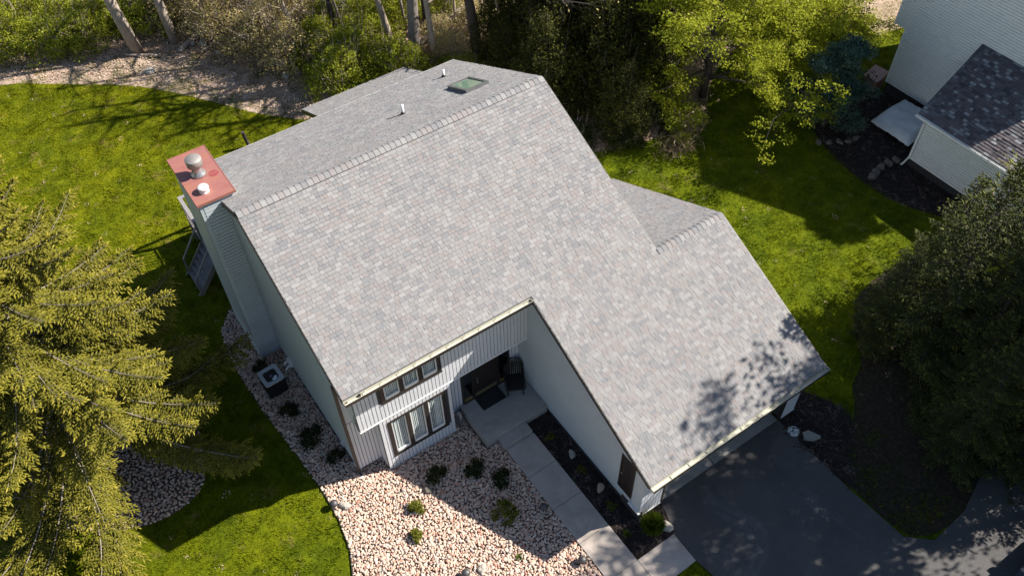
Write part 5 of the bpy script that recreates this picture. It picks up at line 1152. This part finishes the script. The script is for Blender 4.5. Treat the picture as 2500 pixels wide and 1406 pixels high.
# ============================================================ STUFF: stones, grass, litter, chips
def ico_stone(seed, n=9, mrows=6):
    r = np.random.default_rng(seed); mb = MB(); V = []; ph = r.uniform(0, 6, 4)
    for i in range(mrows):
        t = math.pi*i/(mrows-1)
        for j in range(n):
            a = 2*math.pi*j/n; rad = 1+.14*math.sin(2*a+ph[0])+.10*math.sin(3*a+ph[1]); st_ = math.sin(t)**.75 if 0 < i < mrows-1 else 0.0
            V.append((rad*st_*math.cos(a), .78*rad*st_*math.sin(a), .62*math.cos(t)))
    mb.add(V, np.array([(i*n+j, (i+1)*n+j, (i+1)*n+(j+1) % n, i*n+(j+1) % n) for i in range(mrows-1) for j in range(n)])); return mb
stones = [ico_stone(200+i) for i in range(7)]
def jitter_grid(x0, x1, y0, y1, st_):
    gx, gy = np.meshgrid(np.arange(x0, x1, st_), np.arange(y0, y1, st_)); P = np.stack([gx.ravel(), gy.ravel()], 1); P += rng.uniform(-.5, .5, P.shape)*st_; return P
def stone_field(poly, st_, name, parent, z, nind):
    P = jitter_grid(-13, 8, -12, 12.5, st_); P = P[inpoly(P, poly)]
    P3_ = np.column_stack([P, np.full(len(P), z)]); P3_ = P3_[inview(P3_, .6)]
    hs = (P3_[:, 0] > XL-.05) & (P3_[:, 1] > YF+.1); hb = (P3_[:, 0] > BX0) & (P3_[:, 0] < BX1) & (P3_[:, 1] > JY+.05); hp = (P3_[:, 0] > 4.40) & (P3_[:, 1] > -.85); hc = (P3_[:, 0] > CX0) & (P3_[:, 1] > CY0) & (P3_[:, 1] < CY1)
    P3_ = P3_[~(hs | hb | hp | hc)]; n = len(P3_)
    s = np.clip(rng.lognormal(-2.98, .26, n), .034, .095); rot = np.stack([rng.uniform(-.5, .5, n), rng.uniform(-.5, .5, n), rng.uniform(0, 6.28, n)], 1)
    P3_[:, 2] += rng.uniform(0, .03, n); sc = np.stack([s, s*rng.uniform(.75, 1.1, n), s*rng.uniform(.6, 1, n)], 1)
    if nind:
        sco = s/np.linalg.norm(P3_-CAMPOS, axis=1)*inview(P3_, -.02); ix = np.argsort(-sco)[:nind]; mk = np.ones(n, bool); mk[ix] = False
        ms = [b.mesh('stone', m_stone, True) for b in stones]
        for i in ix:
            o = link('stone', ms[i % 7], parent, P3_[i]); o.rotation_euler = rot[i]; o.scale = sc[i]
        P3_, rot, sc = P3_[mk], rot[mk], sc[mk]
    scatter(name, stones, P3_, rot, sc, m_stone, True, parent=parent)
stone_field(bed_poly, .074, 'stone_field', rock_bed, .05, 300)
stone_field(ring_poly, .098, 'stone_field', tree_ring, .05, 0)
# grass tufts
def tuft(seed, n=70, R=.30, h=.075, w=.013):
    r = np.random.default_rng(seed); mb = MB(); a = r.uniform(0, 6.28, n); q = R*np.sqrt(r.uniform(0, 1, n)); b = np.stack([q*np.cos(a), q*np.sin(a), np.full(n, -.01)], 1)
    d = r.uniform(0, 6.28, n); hh = h*r.uniform(.5, 1.3, n); tip = b+np.stack([np.cos(d)*hh*.7*r.uniform(.1, 1, n), np.sin(d)*hh*.7*r.uniform(.1, 1, n), hh], 1); s = np.stack([-np.sin(d), np.cos(d), 0*d], 1)*w
    V = np.stack([b-s, b+s, tip], 1).reshape(-1, 3); i = np.arange(n)*3; mb.add(V, np.stack([i, i+1, i+2], 1), r.uniform(0, 1, n)); return mb
tufts = [tuft(300+i) for i in range(5)]
P = jitter_grid(-28, 48, -22, 44, .36); P = P[inpoly(P, lawn_poly)]
for ex in (bed_poly, ring_poly, mulch_poly, mulch2, needle_shade_poly, mulch3, mulch4, drive_poly, dirt_poly, [(XL, .4), (GX0, .4), (GX0, -6.2), (GX1, -6.2), (GX1, 4.9), (XR, 4.9), (XR, 12.2), (XL, 12.2)], [(4.9, -12), (7.9, -12), (7.9, -7.3), (6.3, -7.3), (6.3, -.8), (4.4, -.8)], [(29.4, -8), (42, -8), (42, 4.9), (33, 4.9), (33, .4), (29.4, .4)], [(CX0, CY0), (.2, CY0), (.2, CY1), (CX0, CY1)], [(SHX0+.3, 12.2), (SHX1-.3, 12.2), (SHX1-.3, 17), (SHX0+.3, 17)]):
    P = P[~inpoly(P, ex)]
Q = jitter_grid(14.2, 18.5, -12.5, -6.5, .36); Q = Q[inpoly(Q, needle_shade_poly) & ~inpoly(Q, mulch2)]; Q = Q[rng.uniform(0, 1, len(Q)) < np.clip(.75-.22*(Q[:, 0]-14.2), .05, .75)]
P = np.concatenate([P, Q, jitter_grid(6.4, 7.9, -14, -8.52, .3)])
P = np.column_stack([P, np.full(len(P), .012)]); P = P[inview(P, .4)]; n = len(P)
s = rng.uniform(.75, 1.35, n)*np.where(rng.uniform(0, 1, n) < .12, 1.35, 1)
scatter('lawn_grass', tufts, P, np.stack([rng.uniform(-.1, .1, n), rng.uniform(-.1, .1, n), rng.uniform(0, 6.28, n)], 1), np.stack([s, s, s*rng.uniform(.7, 1.3, n)], 1), m_blade)
#sheet('lawn_strip', [(6.24, -60), (8.6, -60), (8.4, -12), (8.02, -9.6), (7.84, -8.5), (6.24, -8.52)], .016, m_lawn)
# leaf litter in the woods, weeds on the dirt
lq = []
for i in range(4):
    mb = MB(); leaf_quads(mb, np.concatenate([np.random.default_rng(400+i).normal(size=(9, 2))*.14, np.random.default_rng(i).uniform(.01, .06, (9, 1))], 1), .055, .5, 1.2); lq.append(mb)
P = jitter_grid(-14, 36, 8, 46, .33); m_ = ~inpoly(P, lawn_poly) | inpoly(P, mulch4); P = P[m_ & ~((P[:, 0] > 27) & (P[:, 1] < 13))]; P = np.column_stack([P, np.full(len(P), .02)]); P = P[inview(P, .1)]; n = len(P)
s = rng.uniform(.8, 1.5, n); scatter('leaf_litter', lq, P, np.stack([0*s, 0*s, rng.uniform(0, 6.28, n)], 1), np.stack([s, s, s], 1), m_litter)
P = jitter_grid(-12, 13, 19, 37, .38); P = P[inpoly(P, dirt_poly)]; edge_d = np.minimum.reduce([np.linalg.norm(P-np.array(q), axis=1) for q in dirt_poly]); P = P[rng.uniform(0, 1, len(P)) < np.clip(.85-.55*edge_d, .12, .8)]; n = len(P); s = rng.uniform(.5, 1.2, n)
scatter('dirt_weeds', tufts, np.column_stack([P, np.full(n, .02)]), np.stack([0*s, 0*s, rng.uniform(0, 6.28, n)], 1), np.stack([s*.8, s*.8, s*1.4], 1), m_blade)
P = jitter_grid(-14, 36, -8, 34, 1.1); P = P[inpoly(P, lawn_poly)]
for ex in (drive_poly, dirt_poly, mulch3, [(XL, .4), (GX0, .4), (GX0, -6.2), (GX1, -6.2), (GX1, 4.9), (XR, 4.9), (XR, 17), (XL, 17)], bed_poly): P = P[~inpoly(P, ex)]
P = P[rng.uniform(0, 1, len(P)) < .4]; n = len(P); s = rng.uniform(.25, .6, n)
scatter('fallen_leaves', lq, np.column_stack([P, np.full(n, .06)]), np.stack([0*s, 0*s, rng.uniform(0, 6.28, n)], 1), np.stack([s, s, s], 1), m_litter)
chip = []
for i in range(4):
    r = np.random.default_rng(500+i); mb = MB()
    for _ in range(10):
        a = r.uniform(0, 3.14); d = np.array([math.cos(a), math.sin(a), r.normal()*.25]); c = np.array([r.normal()*.09, r.normal()*.09, r.uniform(0, .04)]); mb.bar(c-d*.035, c+d*.035, .018, .010)
    chip.append(mb)
for poly, nm in ((mulch_poly, 'mulch_chips'), (mulch2, 'mulch_chips'), (mulch3, 'mulch_chips')):
    A = np.array(poly); P = jitter_grid(A[:, 0].min(), A[:, 0].max(), A[:, 1].min(), A[:, 1].max(), .17); P = P[inpoly(P, poly)]; n = len(P); s = rng.uniform(.8, 1.4, n)
    scatter(nm, chip, np.column_stack([P, np.full(n, .035)]), np.stack([0*s, 0*s, rng.uniform(0, 6.28, n)], 1), np.stack([s, s, s], 1), m_chip)
